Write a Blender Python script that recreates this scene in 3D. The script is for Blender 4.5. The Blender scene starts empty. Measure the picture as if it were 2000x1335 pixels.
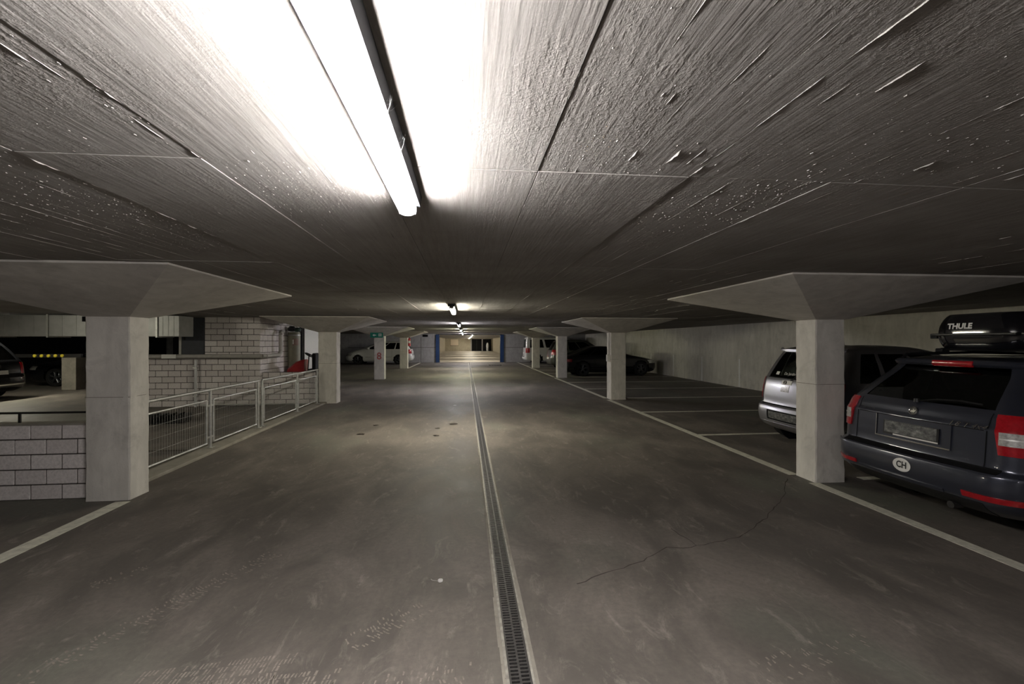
import bpy, bmesh, math, random
from mathutils import Vector, Matrix, noise

random.seed(7)
SC = bpy.context.scene
COL = SC.collection
PI = math.pi

# ------------------------------------------------------------------ camera, world, exposure
cam = bpy.data.cameras.new('camera')
cam.sensor_width = 36.0
cam.lens = 16.0
cam.clip_start = 0.02
cam.clip_end = 300
cam_o = bpy.data.objects.new('camera', cam)
COL.objects.link(cam_o)
cam_o.location = (0, 0, 1.6)
cam_o.rotation_euler = (PI / 2, 0, -math.atan(90 / 889))
SC.camera = cam_o

world = bpy.data.worlds.new('world')
SC.world = world
world.use_nodes = True
world.node_tree.nodes['Background'].inputs[0].default_value = (0.02, 0.02, 0.02, 1)
world.node_tree.nodes['Background'].inputs[1].default_value = 0.05

SC.view_settings.view_transform = 'Standard'
SC.view_settings.look = 'None'
SC.view_settings.exposure = 0.0
SC.view_settings.gamma = 1.0
SC.view_settings.use_curve_mapping = False
try:
    SC.cycles.use_denoising = True
    SC.cycles.max_bounces = 5
    SC.cycles.diffuse_bounces = 3
    SC.cycles.use_adaptive_sampling = True
    SC.cycles.adaptive_threshold = 0.12
    SC.cycles.adaptive_min_samples = 16
    SC.cycles.glossy_bounces = 3
    SC.cycles.transparent_max_bounces = 5
    SC.cycles.sample_clamp_indirect = 6.0
    SC.cycles.caustics_reflective = False
    SC.cycles.caustics_refractive = False
except Exception:
    pass

LAMP = 250.0          # radiance of a lit diffuser
CEIL = 2.22           # ceiling height
WALL_R = 9.6          # right wall
WALL_B = 36.0         # back wall with the gate opening
COLS_Y = [4.98, 12.5, 20.2, 28.1]


# ------------------------------------------------------------------ helpers
def link(o, parent=None):
    COL.objects.link(o)
    if parent is not None:
        o.parent = parent
    return o


def tag(o, label=None, cat=None, group=None, kind=None):
    if label:
        o['label'] = label
    if cat:
        o['category'] = cat
    if group:
        o['group'] = group
    if kind:
        o['kind'] = kind
    return o


def empty(name, loc=(0, 0, 0), rz=0.0):
    o = bpy.data.objects.new(name, None)
    o.empty_display_size = 0.1
    o.location = loc
    o.rotation_euler = (0, 0, rz)
    return link(o)


class MB:
    """collects shapes, builds one mesh"""
    def __init__(self):
        self.v = []
        self.f = []

    def add(self, vs, fs):
        b = len(self.v)
        self.v.extend([tuple(p) for p in vs])
        self.f.extend([tuple(i + b for i in f) for f in fs])
        return self

    def box(self, x0, x1, y0, y1, z0, z1):
        vs = [(x, y, z) for z in (z0, z1) for y in (y0, y1) for x in (x0, x1)]
        fs = [(0, 2, 3, 1), (4, 5, 7, 6), (0, 1, 5, 4), (2, 6, 7, 3), (0, 4, 6, 2), (1, 3, 7, 5)]
        return self.add(vs, fs)

    def cyl(self, p0, p1, r0, r1=None, n=12, cap=True):
        p0, p1 = Vector(p0), Vector(p1)
        r1 = r0 if r1 is None else r1
        d = (p1 - p0).normalized()
        a = Vector((0, 0, 1)) if abs(d.z) < .9 else Vector((1, 0, 0))
        u = d.cross(a).normalized()
        w = d.cross(u)
        vs, fs = [], []
        for p, r in ((p0, r0), (p1, r1)):
            for i in range(n):
                t = 2 * PI * i / n
                vs.append(p + u * (r * math.cos(t)) + w * (r * math.sin(t)))
        for i in range(n):
            j = (i + 1) % n
            fs.append((i, j, n + j, n + i))
        if cap:
            fs.append(tuple(range(n - 1, -1, -1)))
            fs.append(tuple(range(n, 2 * n)))
        return self.add(vs, fs)

    def tube(self, pts, r, n=8):
        for a, b in zip(pts[:-1], pts[1:]):
            self.cyl(a, b, r, n=n)
        return self

    def lathe(self, prof, centre, axis='Z', n=24, close=False):
        """prof: list of (radius, height)"""
        vs, fs = [], []
        c = Vector(centre)
        for r, h in prof:
            for i in range(n):
                t = 2 * PI * i / n
                a, b = r * math.cos(t), r * math.sin(t)
                p = (a, b, h) if axis == 'Z' else ((a, h, b) if axis == 'Y' else (h, a, b))
                vs.append(c + Vector(p))
        m = len(prof)
        for k in range(m if close else m - 1):
            k2 = (k + 1) % m
            for i in range(n):
                j = (i + 1) % n
                fs.append((k * n + i, k * n + j, k2 * n + j, k2 * n + i))
        if not close:
            fs.append(tuple(range(n - 1, -1, -1)))
            fs.append(tuple((m - 1) * n + i for i in range(n)))
        return self.add(vs, fs)

    def mesh(self, name, mat, smooth=False, sharp=35, bevel=0.0, recalc=True):
        me = bpy.data.meshes.new(name)
        me.from_pydata(self.v, [], self.f)
        if bevel or recalc:
            bm = bmesh.new()
            bm.from_mesh(me)
            bmesh.ops.remove_doubles(bm, verts=bm.verts, dist=1e-6) if recalc else None
            bmesh.ops.recalc_face_normals(bm, faces=bm.faces)
            if bevel:
                bmesh.ops.bevel(bm, geom=list(bm.edges), offset=bevel, segments=2 if bevel > .004 else 1,
                                affect='EDGES', profile=.5)
            bm.to_mesh(me)
            bm.free()
        if smooth:
            me.polygons.foreach_set('use_smooth', [True] * len(me.polygons))
            try:
                me.set_sharp_from_angle(angle=math.radians(sharp))
            except Exception:
                pass
        if mat is not None:
            me.materials.append(mat)
        me.update()
        return me

    def build(self, name, mat, parent=None, smooth=False, sharp=35, bevel=0.0, recalc=True):
        o = bpy.data.objects.new(name, self.mesh(name, mat, smooth, sharp, bevel, recalc))
        return link(o, parent)


def copy_obj(o, parent=None, loc=None):
    c = o.copy()
    link(c)
    c.parent = parent
    if loc is not None:
        c.location = loc
    return c


def text_verts(txt, size, res=3, shear=0.0, bold=0.0):
    cu = bpy.data.curves.new('lettering_curve', 'FONT')
    cu.body = txt
    cu.size = size
    cu.align_x = 'CENTER'
    cu.align_y = 'CENTER'
    cu.resolution_u = res
    cu.shear = shear
    cu.offset = bold
    o = bpy.data.objects.new('lettering_tmp', cu)
    COL.objects.link(o)
    dg = bpy.context.evaluated_depsgraph_get()
    me = bpy.data.meshes.new_from_object(o.evaluated_get(dg))
    vs = [tuple(v.co) for v in me.vertices]
    fs = [tuple(p.vertices) for p in me.polygons]
    bpy.data.objects.remove(o)
    bpy.data.curves.remove(cu)
    bpy.data.meshes.remove(me)
    return vs, fs


# ------------------------------------------------------------------ materials
MATS = {}


class NT:
    def __init__(self, name):
        self.m = bpy.data.materials.new(name)
        self.m.use_nodes = True
        self.t = self.m.node_tree
        self.b = self.t.nodes['Principled BSDF']
        self.out = self.t.nodes['Material Output']
        MATS[name] = self.m

    def n(self, typ, **kw):
        nd = self.t.nodes.new(typ)
        for k, v in kw.items():
            if k.startswith('i_'):
                nd.inputs[k[2:].replace('_', ' ')].default_value = v
            else:
                setattr(nd, k, v)
        return nd

    def l(self, a, b):
        self.t.links.new(a, b)

    def coords(self, scale=(1, 1, 1), kind='Object', rot=(0, 0, 0)):
        tc = self.n('ShaderNodeTexCoord')
        mp = self.n('ShaderNodeMapping')
        mp.inputs['Scale'].default_value = scale
        mp.inputs['Rotation'].default_value = rot
        self.l(tc.outputs[kind], mp.inputs['Vector'])
        return mp.outputs['Vector']

    def geo(self, scale=(1, 1, 1)):
        tc = self.n('ShaderNodeNewGeometry')
        mp = self.n('ShaderNodeMapping')
        mp.inputs['Scale'].default_value = scale
        self.l(tc.outputs['Position'], mp.inputs['Vector'])
        return mp.outputs['Vector']

    def noise(self, vec, scale, detail=4, rough=.6, dist=0.0):
        nd = self.n('ShaderNodeTexNoise')
        nd.inputs['Scale'].default_value = scale
        nd.inputs['Detail'].default_value = detail
        nd.inputs['Roughness'].default_value = rough
        nd.inputs['Distortion'].default_value = dist
        self.l(vec, nd.inputs['Vector'])
        return nd.outputs['Fac']

    def ramp(self, fac, stops):
        r = self.n('ShaderNodeValToRGB')
        el = r.color_ramp.elements
        while len(el) > len(stops):
            el.remove(el[-1])
        while len(el) < len(stops):
            el.new(.5)
        for e, (p, c) in zip(el, stops):
            e.position = p
            e.color = (c[0], c[1], c[2], 1) if not isinstance(c, (int, float)) else (c, c, c, 1)
        self.l(fac, r.inputs['Fac'])
        return r.outputs['Color']

    def mix(self, fac, a, b, mode='MIX'):
        m = self.n('ShaderNodeMix', data_type='RGBA', blend_type=mode)
        for s, v in ((m.inputs[0], fac), (m.inputs[6], a), (m.inputs[7], b)):
            if hasattr(v, 'is_linked') or hasattr(v, 'links'):
                self.l(v, s)
            else:
                s.default_value = v if isinstance(v, (int, float)) else (v[0], v[1], v[2], 1)
        return m.outputs[2]

    def math(self, op, a, b=0.0):
        m = self.n('ShaderNodeMath', operation=op)
        for s, v in ((m.inputs[0], a), (m.inputs[1], b)):
            if isinstance(v, (int, float)):
                s.default_value = v
            else:
                self.l(v, s)
        return m.outputs[0]

    def bump(self, h, strength=.5, dist=.01, prev=None):
        bn = self.n('ShaderNodeBump')
        bn.inputs['Strength'].default_value = strength
        bn.inputs['Distance'].default_value = dist
        self.l(h, bn.inputs['Height'])
        if prev is not None:
            self.l(prev, bn.inputs['Normal'])
        return bn.outputs['Normal']

    def fin(self, color=None, rough=None, normal=None, metallic=None, spec=None, coat=None):
        def put(k, v):
            if v is None:
                return
            s = self.b.inputs[k]
            if isinstance(v, (int, float)):
                s.default_value = v
            elif isinstance(v, tuple):
                s.default_value = (v[0], v[1], v[2], 1)
            else:
                self.l(v, s)
        put('Base Color', color)
        put('Roughness', rough)
        put('Normal', normal)
        put('Metallic', metallic)
        put('Specular IOR Level', spec)
        put('Coat Weight', coat)
        return self.m


def plain(name, color, rough=.5, metallic=0.0, spec=.5, coat=0.0, var=.12, scale=14.0, bump=0.0):
    t = NT(name)
    v = t.coords()
    n1 = t.noise(v, scale, 4)
    lo = tuple(c * (1 - var) for c in color)
    hi = tuple(min(1, c * (1 + var)) for c in color)
    col = t.ramp(n1, [(.3, lo), (.7, hi)])
    nr = t.bump(t.noise(v, scale * 4, 3), .3, bump) if bump else None
    return t.fin(col, rough, nr, metallic, spec, coat)


def emit(name, color, strength):
    t = NT(name)
    t.b.inputs['Base Color'].default_value = (.8, .8, .8, 1)
    t.b.inputs['Emission Color'].default_value = (*color, 1)
    t.b.inputs['Emission Strength'].default_value = strength
    t.b.inputs['Roughness'].default_value = .4
    return t.m


def concrete(name, lo, hi, grain=(1, 1, 1), bump=.004, streak=None):
    t = NT(name)
    v = t.geo()
    big = t.noise(v, .9, 5, .6)
    mid = t.noise(t.geo(grain), 6.0, 6, .65, .4)
    col = t.ramp(big, [(.3, lo), (.72, hi)])
    col = t.mix(t.ramp(mid, [(.35, .0), (.7, .55)]), col, tuple(c * .72 for c in lo))
    pit = t.n('ShaderNodeTexVoronoi')
    pit.inputs['Scale'].default_value = 24
    t.l(v, pit.inputs['Vector'])
    pits = t.ramp(pit.outputs['Distance'], [(.04, 0.0), (.16, 1.0)])
    col = t.mix(t.ramp(pit.outputs['Distance'], [(.03, .55), (.1, 0.0)]), col, tuple(c * .4 for c in lo))
    blot = t.noise(v, 3.2, 5, .7, .8)
    col = t.mix(t.ramp(blot, [(.52, 0.0), (.72, .45)]), col, tuple(c * .62 for c in lo))
    fine = t.noise(v, 70, 2, .6)
    h = t.math('ADD', t.math('MULTIPLY', mid, 1.0), t.math('MULTIPLY', fine, .35))
    h = t.math('ADD', h, t.math('MULTIPLY', pits, .25))
    nr = t.bump(h, .6, bump)
    return t.fin(col, .88, nr, 0, .25)


def mat_ceiling():
    t = NT('board_marked_concrete')
    v = t.geo()
    big = t.noise(v, 1.1, 5, .6)
    vg = t.geo((9.0, .55, 1))
    grain = t.noise(vg, 3.2, 5, .7, .25)
    grain2 = t.noise(t.geo((26, 1.2, 1)), 3.0, 2, .6)
    col = t.ramp(big, [(.28, (.235, .22, .208)), (.74, (.37, .355, .34))])
    col = t.mix(t.ramp(grain, [(.4, 0.0), (.75, .5)]), col, (.16, .148, .138))
    rust = t.noise(t.geo((1, .6, 1)), 2.3, 5, .75)
    col = t.mix(t.ramp(rust, [(.69, 0.0), (.78, .5)]), col, (.24, .17, .085))
    rough_mask = t.ramp(t.noise(t.geo((1.3, .8, 1)), 1.7, 4, .65), [(.44, .05), (.62, 1.0)])
    crumbs = t.noise(v, 90, 2, .7)
    crumb_h = t.math('MULTIPLY', t.ramp(crumbs, [(.45, 0.0), (.75, 1.0)]), rough_mask)
    lumps = t.noise(t.geo((1.6, .6, 1)), 34, 2, .65)
    lump_h = t.math('MULTIPLY', t.ramp(lumps, [(.52, 0.0), (.78, 1.0)]), rough_mask)
    h = t.math('ADD', t.math('MULTIPLY', grain, .55), t.math('MULTIPLY', grain2, .30))
    h = t.math('ADD', h, t.math('MULTIPLY', crumb_h, .20))
    h = t.math('ADD', h, t.math('MULTIPLY', lump_h, .28))
    h = t.math('ADD', h, t.math('MULTIPLY', t.noise(v, 5, 3), .8))
    nr = t.bump(h, .6, .005)
    return t.fin(col, .9, nr, 0, .2)


def mat_floor():
    t = NT('dark_screed_floor')
    v = t.geo()
    big = t.noise(v, .35, 5, .62, .5)
    mid = t.noise(t.geo((1.0, .5, 1)), 1.6, 6, .68, .6)
    fine = t.noise(v, 26, 5, .7)
    col = t.ramp(big, [(.30, (.132, .116, .102)), (.52, (.190, .167, .146)), (.75, (.255, .227, .196))])
    col = t.mix(t.ramp(mid, [(.40, .75), (.60, 0.0)]), col, (.085, .076, .068))
    gr = t.noise(t.geo((1, .6, 1)), .55, 3)
    col = t.mix(t.ramp(gr, [(.54, 0.0), (.66, .6)]), col, (.165, .172, .138))
    dust = t.noise(t.geo((2.2, .9, 1)), 3.0, 6, .75, .8)
    col = t.mix(t.ramp(dust, [(.56, 0.0), (.76, .55)]), col, (.40, .36, .315))
    scuff = t.noise(t.geo((6, 1.1, 1)), 4.0, 5, .7, 1.2)
    col = t.mix(t.ramp(scuff, [(.60, 0.0), (.74, .45)]), col, (.075, .068, .06))
    col = t.mix(t.ramp(fine, [(.35, .35), (.6, 0.0)]), col, (.09, .082, .074))
    rough = t.ramp(mid, [(.3, .52), (.7, .72)])
    nr = t.bump(t.math('ADD', fine, t.math('MULTIPLY', mid, 1.5)), .25, .003)
    return t.fin(col, rough, nr, 0, .22)


def mat_block():
    t = NT('concrete_block_face')
    oi = t.n('ShaderNodeObjectInfo')
    v = t.geo()
    n1 = t.noise(v, 40, 4, .7)
    c1 = t.ramp(oi.outputs['Random'], [(0, (.66, .61, .595)), (.5, (.73, .68, .66)), (1, (.80, .75, .73))])
    col = t.mix(t.ramp(n1, [(.35, .4), (.6, 0.0)]), c1, (.36, .335, .32))
    nr = t.bump(n1, .35, .003)
    return t.fin(col, .9, nr, 0, .2)


def mat_glass(name, tint, gloss=.08):
    t = NT(name)
    tr = t.n('ShaderNodeBsdfTransparent')
    tr.inputs[0].default_value = (*tint, 1)
    gl = t.n('ShaderNodeBsdfGlossy')
    gl.inputs['Roughness'].default_value = .03
    gl.inputs[0].default_value = (.9, .95, .95, 1)
    fr = t.n('ShaderNodeFresnel')
    fr.inputs[0].default_value = 1.45
    mx = t.n('ShaderNodeMixShader')
    t.l(fr.outputs[0], mx.inputs[0])
    t.l(tr.outputs[0], mx.inputs[1])
    t.l(gl.outputs[0], mx.inputs[2])
    t.l(mx.outputs[0], t.out.inputs['Surface'])
    return t.m


def paint(name, color, metallic=.35, rough=.32):
    t = NT(name)
    v = t.coords()
    fl = t.noise(v, 420, 2)
    col = t.mix(t.ramp(fl, [(.4, 0.0), (.7, .35)]), color, tuple(min(1, c * 1.5) for c in color))
    r = rough
    t.b.inputs['Coat Roughness'].default_value = .06
    return t.fin(col, r, None, metallic, .5, .7)


M_CEIL = mat_ceiling()
M_FLOOR = mat_floor()
M_BLOCK = mat_block()
M_MORTAR = plain('mortar', (.085, .075, .07), .95, spec=.1, bump=.003)
M_COL = concrete('column_concrete', (.58, .555, .51), (.76, .73, .675), (1, 1, .35))
M_CAP = concrete('capital_concrete', (.50, .475, .44), (.66, .63, .585), (1, .5, 3))
M_WALL = concrete('wall_concrete', (.54, .515, .45), (.70, .67, .595), (1, 1, .25))
M_BACK = concrete('back_wall_concrete', (.34, .33, .325), (.44, .43, .42), (1, 1, .6))
M_FARW = concrete('far_wall_concrete', (.40, .36, .27), (.52, .47, .36), (1, 1, .5))
M_KERB = concrete('kerb_concrete', (.24, .22, .185), (.36, .335, .29))
M_LINE = plain('line_paint', (.60, .585, .50), .75, var=.18, scale=18, spec=.2)
M_GALV = plain('galvanised_steel', (.50, .50, .48), .42, metallic=.75, var=.15, scale=20)
M_DUCT = plain('duct_sheet', (.42, .425, .41), .45, metallic=.45, var=.12, scale=5)
M_HOUS = plain('lamp_housing_grey', (.055, .058, .066), .6, spec=.25)
M_LENDCAP = plain('lamp_end_grey', (.20, .20, .205), .6, spec=.3)
M_DARKM = plain('dark_steel', (.035, .033, .032), .5, metallic=.5)
M_IRON = plain('drain_iron', (.085, .08, .078), .5, metallic=.55, var=.3, scale=60, bump=.001)
M_EDGE = plain('drain_edge', (.34, .32, .28), .55, metallic=.3, var=.3, scale=30)
M_BLACKP = plain('black_plastic', (.012, .012, .013), .38, spec=.4)
M_BLACKG = plain('black_gloss', (.006, .006, .008), .12, spec=.5, coat=.8)
M_RUBBER = plain('tyre_rubber', (.014, .014, .014), .85, spec=.2)
M_VOID = plain('void_black', (.010, .010, .011), .9, spec=.05)  # near-black: shade of openings, gaps and undersides is put into this colour
M_ALLOY = plain('wheel_alloy', (.45, .45, .46), .32, metallic=.85)
M_DALLOY = plain('dark_alloy', (.10, .105, .11), .35, metallic=.8)
M_CHROME = plain('chrome', (.78, .77, .74), .12, metallic=1.0, var=.04)
M_REDL = plain('red_lens', (.36, .008, .014), .18, coat=.8, var=.2, scale=40)
M_CLEARL = plain('clear_lens', (.55, .54, .52), .22, metallic=.35, coat=.8, var=.35, scale=45)
M_WHITE = plain('white_vinyl', (.74, .73, .70), .55, var=.04)
M_BLUE = plain('gate_blue', (.008, .036, .12), .45, var=.2)
M_GREEN = plain('sign_green', (.0, .17, .115), .5, var=.05)
M_REDP = plain('red_paint', (.42, .03, .035), .5)
M_SEAT = plain('seat_fabric', (.02, .02, .022), .9)
M_GLASS = mat_glass('car_glass', (.30, .33, .32))
M_GLASSD = mat_glass('dark_car_glass', (.05, .065, .06))
M_BEIGE = plain('tank_olive', (.27, .265, .19), .45, var=.08)
M_PIPE = plain('grey_pipe', (.42, .40, .37), .5)
M_PANELW = plain('white_sheet', (.62, .62, .62), .4, var=.05)
M_YELLOW = plain('yellow_reflector', (.78, .66, .06), .35, var=.06)
M_LEAF = plain('plant_leaf', (.05, .15, .04), .6, var=.35, scale=30)
M_BOARD = plain('notice_board', (.66, .56, .42), .7, var=.05)
M_WEB = plain('cobweb_thread', (.5, .5, .5), .9)
M_DUSTPRINT = plain('dust_print', (.25, .222, .192), .9, var=.3, scale=30, spec=.1)
M_CRACK = plain('crack_dark', (.085, .076, .067), .95, spec=.05)

LAMP_COL = {
    'neutral': (1.0, .955, .93),
    'warm': (1.0, .94, .76),
    'cool': (.98, .95, .99),
    'olive': (.97, .96, .70),
}
M_LAMP = {k: emit('lamp_' + k, c, LAMP) for k, c in LAMP_COL.items()}
M_LAMPHALL = emit('lamp_hall', (1.0, .92, .78), LAMP * 1.0)
M_LAMPWEAK = emit('lamp_weak', LAMP_COL['warm'], LAMP * .7)

# ------------------------------------------------------------------ floor
floor = MB().box(-24, 12, -9, 86, -.3, 0).build('floor', M_FLOOR)
tag(floor, 'dark grey-brown screed floor of the parking garage', 'floor', kind='structure')


def strip(name, x0, x1, y0, y1, mat=M_LINE, z=.003, parent=floor):
    return MB().box(x0, x1, y0, y1, 0.0, z).build(name, mat, parent)


def line_along_y(xc, y0, y1, w=.12):
    strip('lane_line', xc - w / 2, xc + w / 2, y0, y1)


line_along_y(3.93, -2.0, 4.80)
for a, b, x in ((5.12, 12.25, 3.93), (12.62, 19.95, 3.96), (20.4, 27.9, 4.0), (28.3, 35.9, 4.03)):
    line_along_y(x, a, b)
line_along_y(-3.42, -2.0, 4.93, .14)
line_along_y(-3.50, 28.4, 35.9, .12)
LINES_Y = [4.9 + 2.567 * k for k in range(12)]
for i, y in enumerate(LINES_Y):
    if i % 3 == 0:
        strip('bay_line', 4.6, 9.5, y - .05, y + .05)
    else:
        strip('bay_line', 4.0, 9.5, y - .05, y + .05)


def ribbon(name, pts, w, mat, parent, z=.002):
    b = MB()
    vs = []
    for i, p in enumerate(pts):
        p = Vector((p[0], p[1], 0))
        q = Vector((*pts[min(i + 1, len(pts) - 1)][:2], 0)) - Vector((*pts[max(i - 1, 0)][:2], 0))
        n = Vector((-q.y, q.x, 0)).normalized()
        ww = w * (.5 + .8 * random.random()) * .5
        vs += [p + n * ww + Vector((0, 0, z)), p - n * ww + Vector((0, 0, z))]
    fs = [(2 * i, 2 * i + 1, 2 * i + 3, 2 * i + 2) for i in range(len(pts) - 1)]
    b.add(vs, fs)
    return b.build(name, mat, parent)


def densify(pts, step=.06, jit=.012):
    out = []
    for a, b in zip(pts[:-1], pts[1:]):
        n = max(1, int(math.dist(a, b) / step))
        for i in range(n):
            t = i / n
            out.append((a[0] + (b[0] - a[0]) * t + random.uniform(-jit, jit), a[1] + (b[1] - a[1]) * t + random.uniform(-jit, jit)))
    out.append(pts[-1])
    return out


ribbon('floor_crack', densify([(3.75, 4.99), (3.24, 4.37), (2.66, 3.84), (2.23, 3.52), (1.82, 3.41), (1.68, 3.37), (1.57, 3.41),
                               (1.34, 3.25), (1.11, 3.13), (.91, 3.05), (.73, 2.95)]), .009, M_CRACK, floor)
ribbon('floor_crack', densify([(1.74, 3.75), (1.79, 3.57), (1.80, 3.41)]), .007, M_CRACK, floor)


def tread(name, p0, p1, width, pitch, keep, parent=floor):
    """dusty tyre print: two rows of slanted tread blocks pressed on the floor"""
    b = MB()
    p0, p1 = Vector((*p0, 0)), Vector((*p1, 0))
    d = (p1 - p0)
    L = d.length
    d.normalize()
    n = Vector((-d.y, d.x, 0))
    k = int(L / pitch)
    for i in range(k):
        c = p0 + d * (i * pitch)
        for s in (-1, 1):
            for j in range(3):
                if random.random() > keep * (1 - .5 * abs(i / k - .5)):
                    continue
                a = width * .5 * (j + .08) / 3
                e = width * .5 * (j + .92) / 3
                sl = pitch * .8
                q = [c + n * (s * a) + d * (sl * j / 3), c + n * (s * e) + d * (sl * (j + 1) / 3),
                     c + n * (s * e) + d * (sl * (j + 1) / 3 + pitch * .45), c + n * (s * a) + d * (sl * j / 3 + pitch * .45)]
                b.add([p + Vector((random.uniform(-.003, .003), random.uniform(-.003, .003), .0012)) for p in q], [(0, 1, 2, 3)])
    o = b.build(name, M_DUSTPRINT, parent, recalc=False)
    o['kind'] = 'stuff'
    return o


tread('tyre_print', (-2.1, 2.35), (-1.43, 3.62), .15, .02, .40)
tread('tyre_print', (-2.45, 3.22), (-2.25, 3.5), .13, .02, .35)
tread('tyre_print', (-1.55, 2.25), (-.85, 2.32), .26, .018, .8)
tread('tyre_print', (-1.45, 2.15), (-.60, 2.20), .22, .018, .7)
tread('tyre_print', (-.62, 2.48), (-.25, 2.80), .16, .018, .4)
tread('tyre_print', (-.7, 2.12), (.05, 2.2), .18, .018, .35)
tread('tyre_print', (1.4, 2.05), (2.2, 2.3), .16, .018, .18)

# ------------------------------------------------------------------ ceiling of board-marked concrete
ceil = MB().box(-24, 12, -9, 86, CEIL + .008, CEIL + .35).build('ceiling', M_CEIL)
tag(ceil, 'rough board-marked concrete ceiling with raised seams and crumbs', 'ceiling', kind='structure')
PW = .573
X0 = .26 - 13 * PW
ROWS = [(-2.4, -.42), (-.42, 1.63), (1.63, 3.7), (3.7, 5.8), (5.8, 8.4), (8.4, 11.0), (11.0, 13.6)]
NCOLS = 29
panel_meshes = {}
for (ya, yb) in ROWS:
    k = round(yb - ya, 3)
    if k not in panel_meshes:
        panel_meshes[k] = MB().box(-PW / 2 + .0012, PW / 2 - .0012, -k / 2 + .001, k / 2 - .001, 0, .014).mesh('ceiling_panel', M_CEIL, bevel=.0012)
for (ya, yb) in ROWS:
    k = round(yb - ya, 3)
    for c in range(NCOLS):
        o = bpy.data.objects.new('ceiling_panel', panel_meshes[k])
        o.location = (X0 + (c + .5) * PW, (ya + yb) / 2, CEIL - random.choice([0, .0006, .0012, .0022, .003]))
        link(o, ceil)
        if o.location.x > WALL_R - .2:
            pass


def fins():
    b = MB()

    def fin(x, y0, y1, hmax, wid, lean=0.0, step=.022):
        y = y0
        prev = None
        ph = random.random() * 50
        n = max(2, int((y1 - y0) / step))
        for i in range(n + 1):
            y = y0 + (y1 - y0) * i / n
            env = min(1, 4 * min(i, n - i) / n + .15)
            h = hmax * env * max(.06, (noise.noise((x * 3, y * 7 + ph, 0)) * .9 + .35 + noise.noise((x, y * 40 + ph, 3)) * .5))
            xx = x + .0025 * noise.noise((y * 6 + ph, 0, 1))
            w = wid * (.6 + .6 * random.random())
            cur = [(xx - w, y, CEIL + .002), (xx + lean * h, y + random.uniform(-.003, .003), CEIL - h), (xx + w, y, CEIL + .002)]
            if prev is not None:
                v = prev + cur
                b.add(v, [(0, 1, 4, 3), (1, 2, 5, 4)])
            prev = cur

    for c in range(NCOLS + 1):
        x = X0 + c * PW
        if x < -5 or x > 7.5:
            continue
        strong = 1.0 if c % 2 == 1 or random.random() < .4 else .5
        for ya, yb in ROWS[1:]:
            if ya > 9:
                continue
            t = ya
            while t < yb:
                L = random.uniform(.15, .9)
                if random.random() < .85:
                    fin(x, t, min(yb, t + L), random.uniform(.003, .009) * strong, .0022, random.uniform(-.3, .3), .012)
                t += L
        # thinner lines of single boards inside the panel
        for q in (.16, .33, .5, .67, .84):
            xs = x + PW * q + random.uniform(-.02, .02)
            t = 0.2
            while t < 9:
                L = random.uniform(.2, 1.3)
                if random.random() < .42:
                    fin(xs, t, t + L, random.uniform(.0008, .0034), .0013, 0, .025)
                t += L
    # torn flakes of concrete that hang from the surface
    for i in range(150):
        x = random.uniform(-2.8, 4.5)
        y = random.uniform(.5, 5.5)
        fin(x, y, y + random.uniform(.05, .22), random.uniform(.002, .006), .002, random.uniform(-.8, .8), .010)
    for x, y, l, h in ((.55, 1.42, .10, .008), (.69, 1.40, .12, .008), (1.75, .86, .12, .009), (1.95, 1.0, .20, .008), (2.05, 1.35, .22, .007),
                       (-1.02, .93, .18, .008), (-.96, .98, .14, .008), (2.2, 1.9, .3, .007), (-.72, 1.02, .14, .006), (-.55, .9, .1, .006)):
        fin(x, y, y + l, h, .003, .4, .007)
    return b


fo = fins().build('concrete_fins', M_CEIL, ceil, recalc=False)
tag(fo, kind='stuff')


def crumbs():
    b = MB()
    centres = [(random.uniform(-2.2, 2.6), random.uniform(.5, 3.6), random.uniform(.15, .5)) for _ in range(40)]
    centres += [(-1.0, 1.35, .35), (-.75, 1.5, .3), (-1.5, 1.3, .4), (.6, 1.55, .25), (.5, 1.9, .3)]
    for i in range(14000):
        if i % 4 == 0:
            x, y = random.uniform(-3.0, 4.2), random.uniform(.4, 5.5)
        else:
            cx, cy, s = random.choice(centres)
            x, y = random.gauss(cx, s * .7), random.gauss(cy, s)
        if abs(x + .244) < .075 and y < 2.0:
            continue
        if y < .3:
            continue
        r = random.choice([.0008, .001, .0013, .0016, .002, .0025, .004 if y < 2.5 else .0016])
        e = random.uniform(1.2, 4.0)
        h = r * random.uniform(.25, .7)
        a0 = random.random() * 6
        ring = [(x + r * math.cos(a0 + t) * random.uniform(.6, 1.2), y + r * e * math.sin(a0 + t) * random.uniform(.6, 1.2), CEIL + .003)
                for t in (0, 1.26, 2.5, 3.77, 5.0)]
        top = [(x + (px - x) * .45, y + (py - y) * .45, CEIL - h * random.uniform(.8, 1.1)) for px, py, _ in ring]
        fs = [(k, (k + 1) % 5, 5 + (k + 1) % 5, 5 + k) for k in range(5)] + [(9, 8, 7, 6, 5)]
        b.add(ring + top, fs)
    return b


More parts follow.
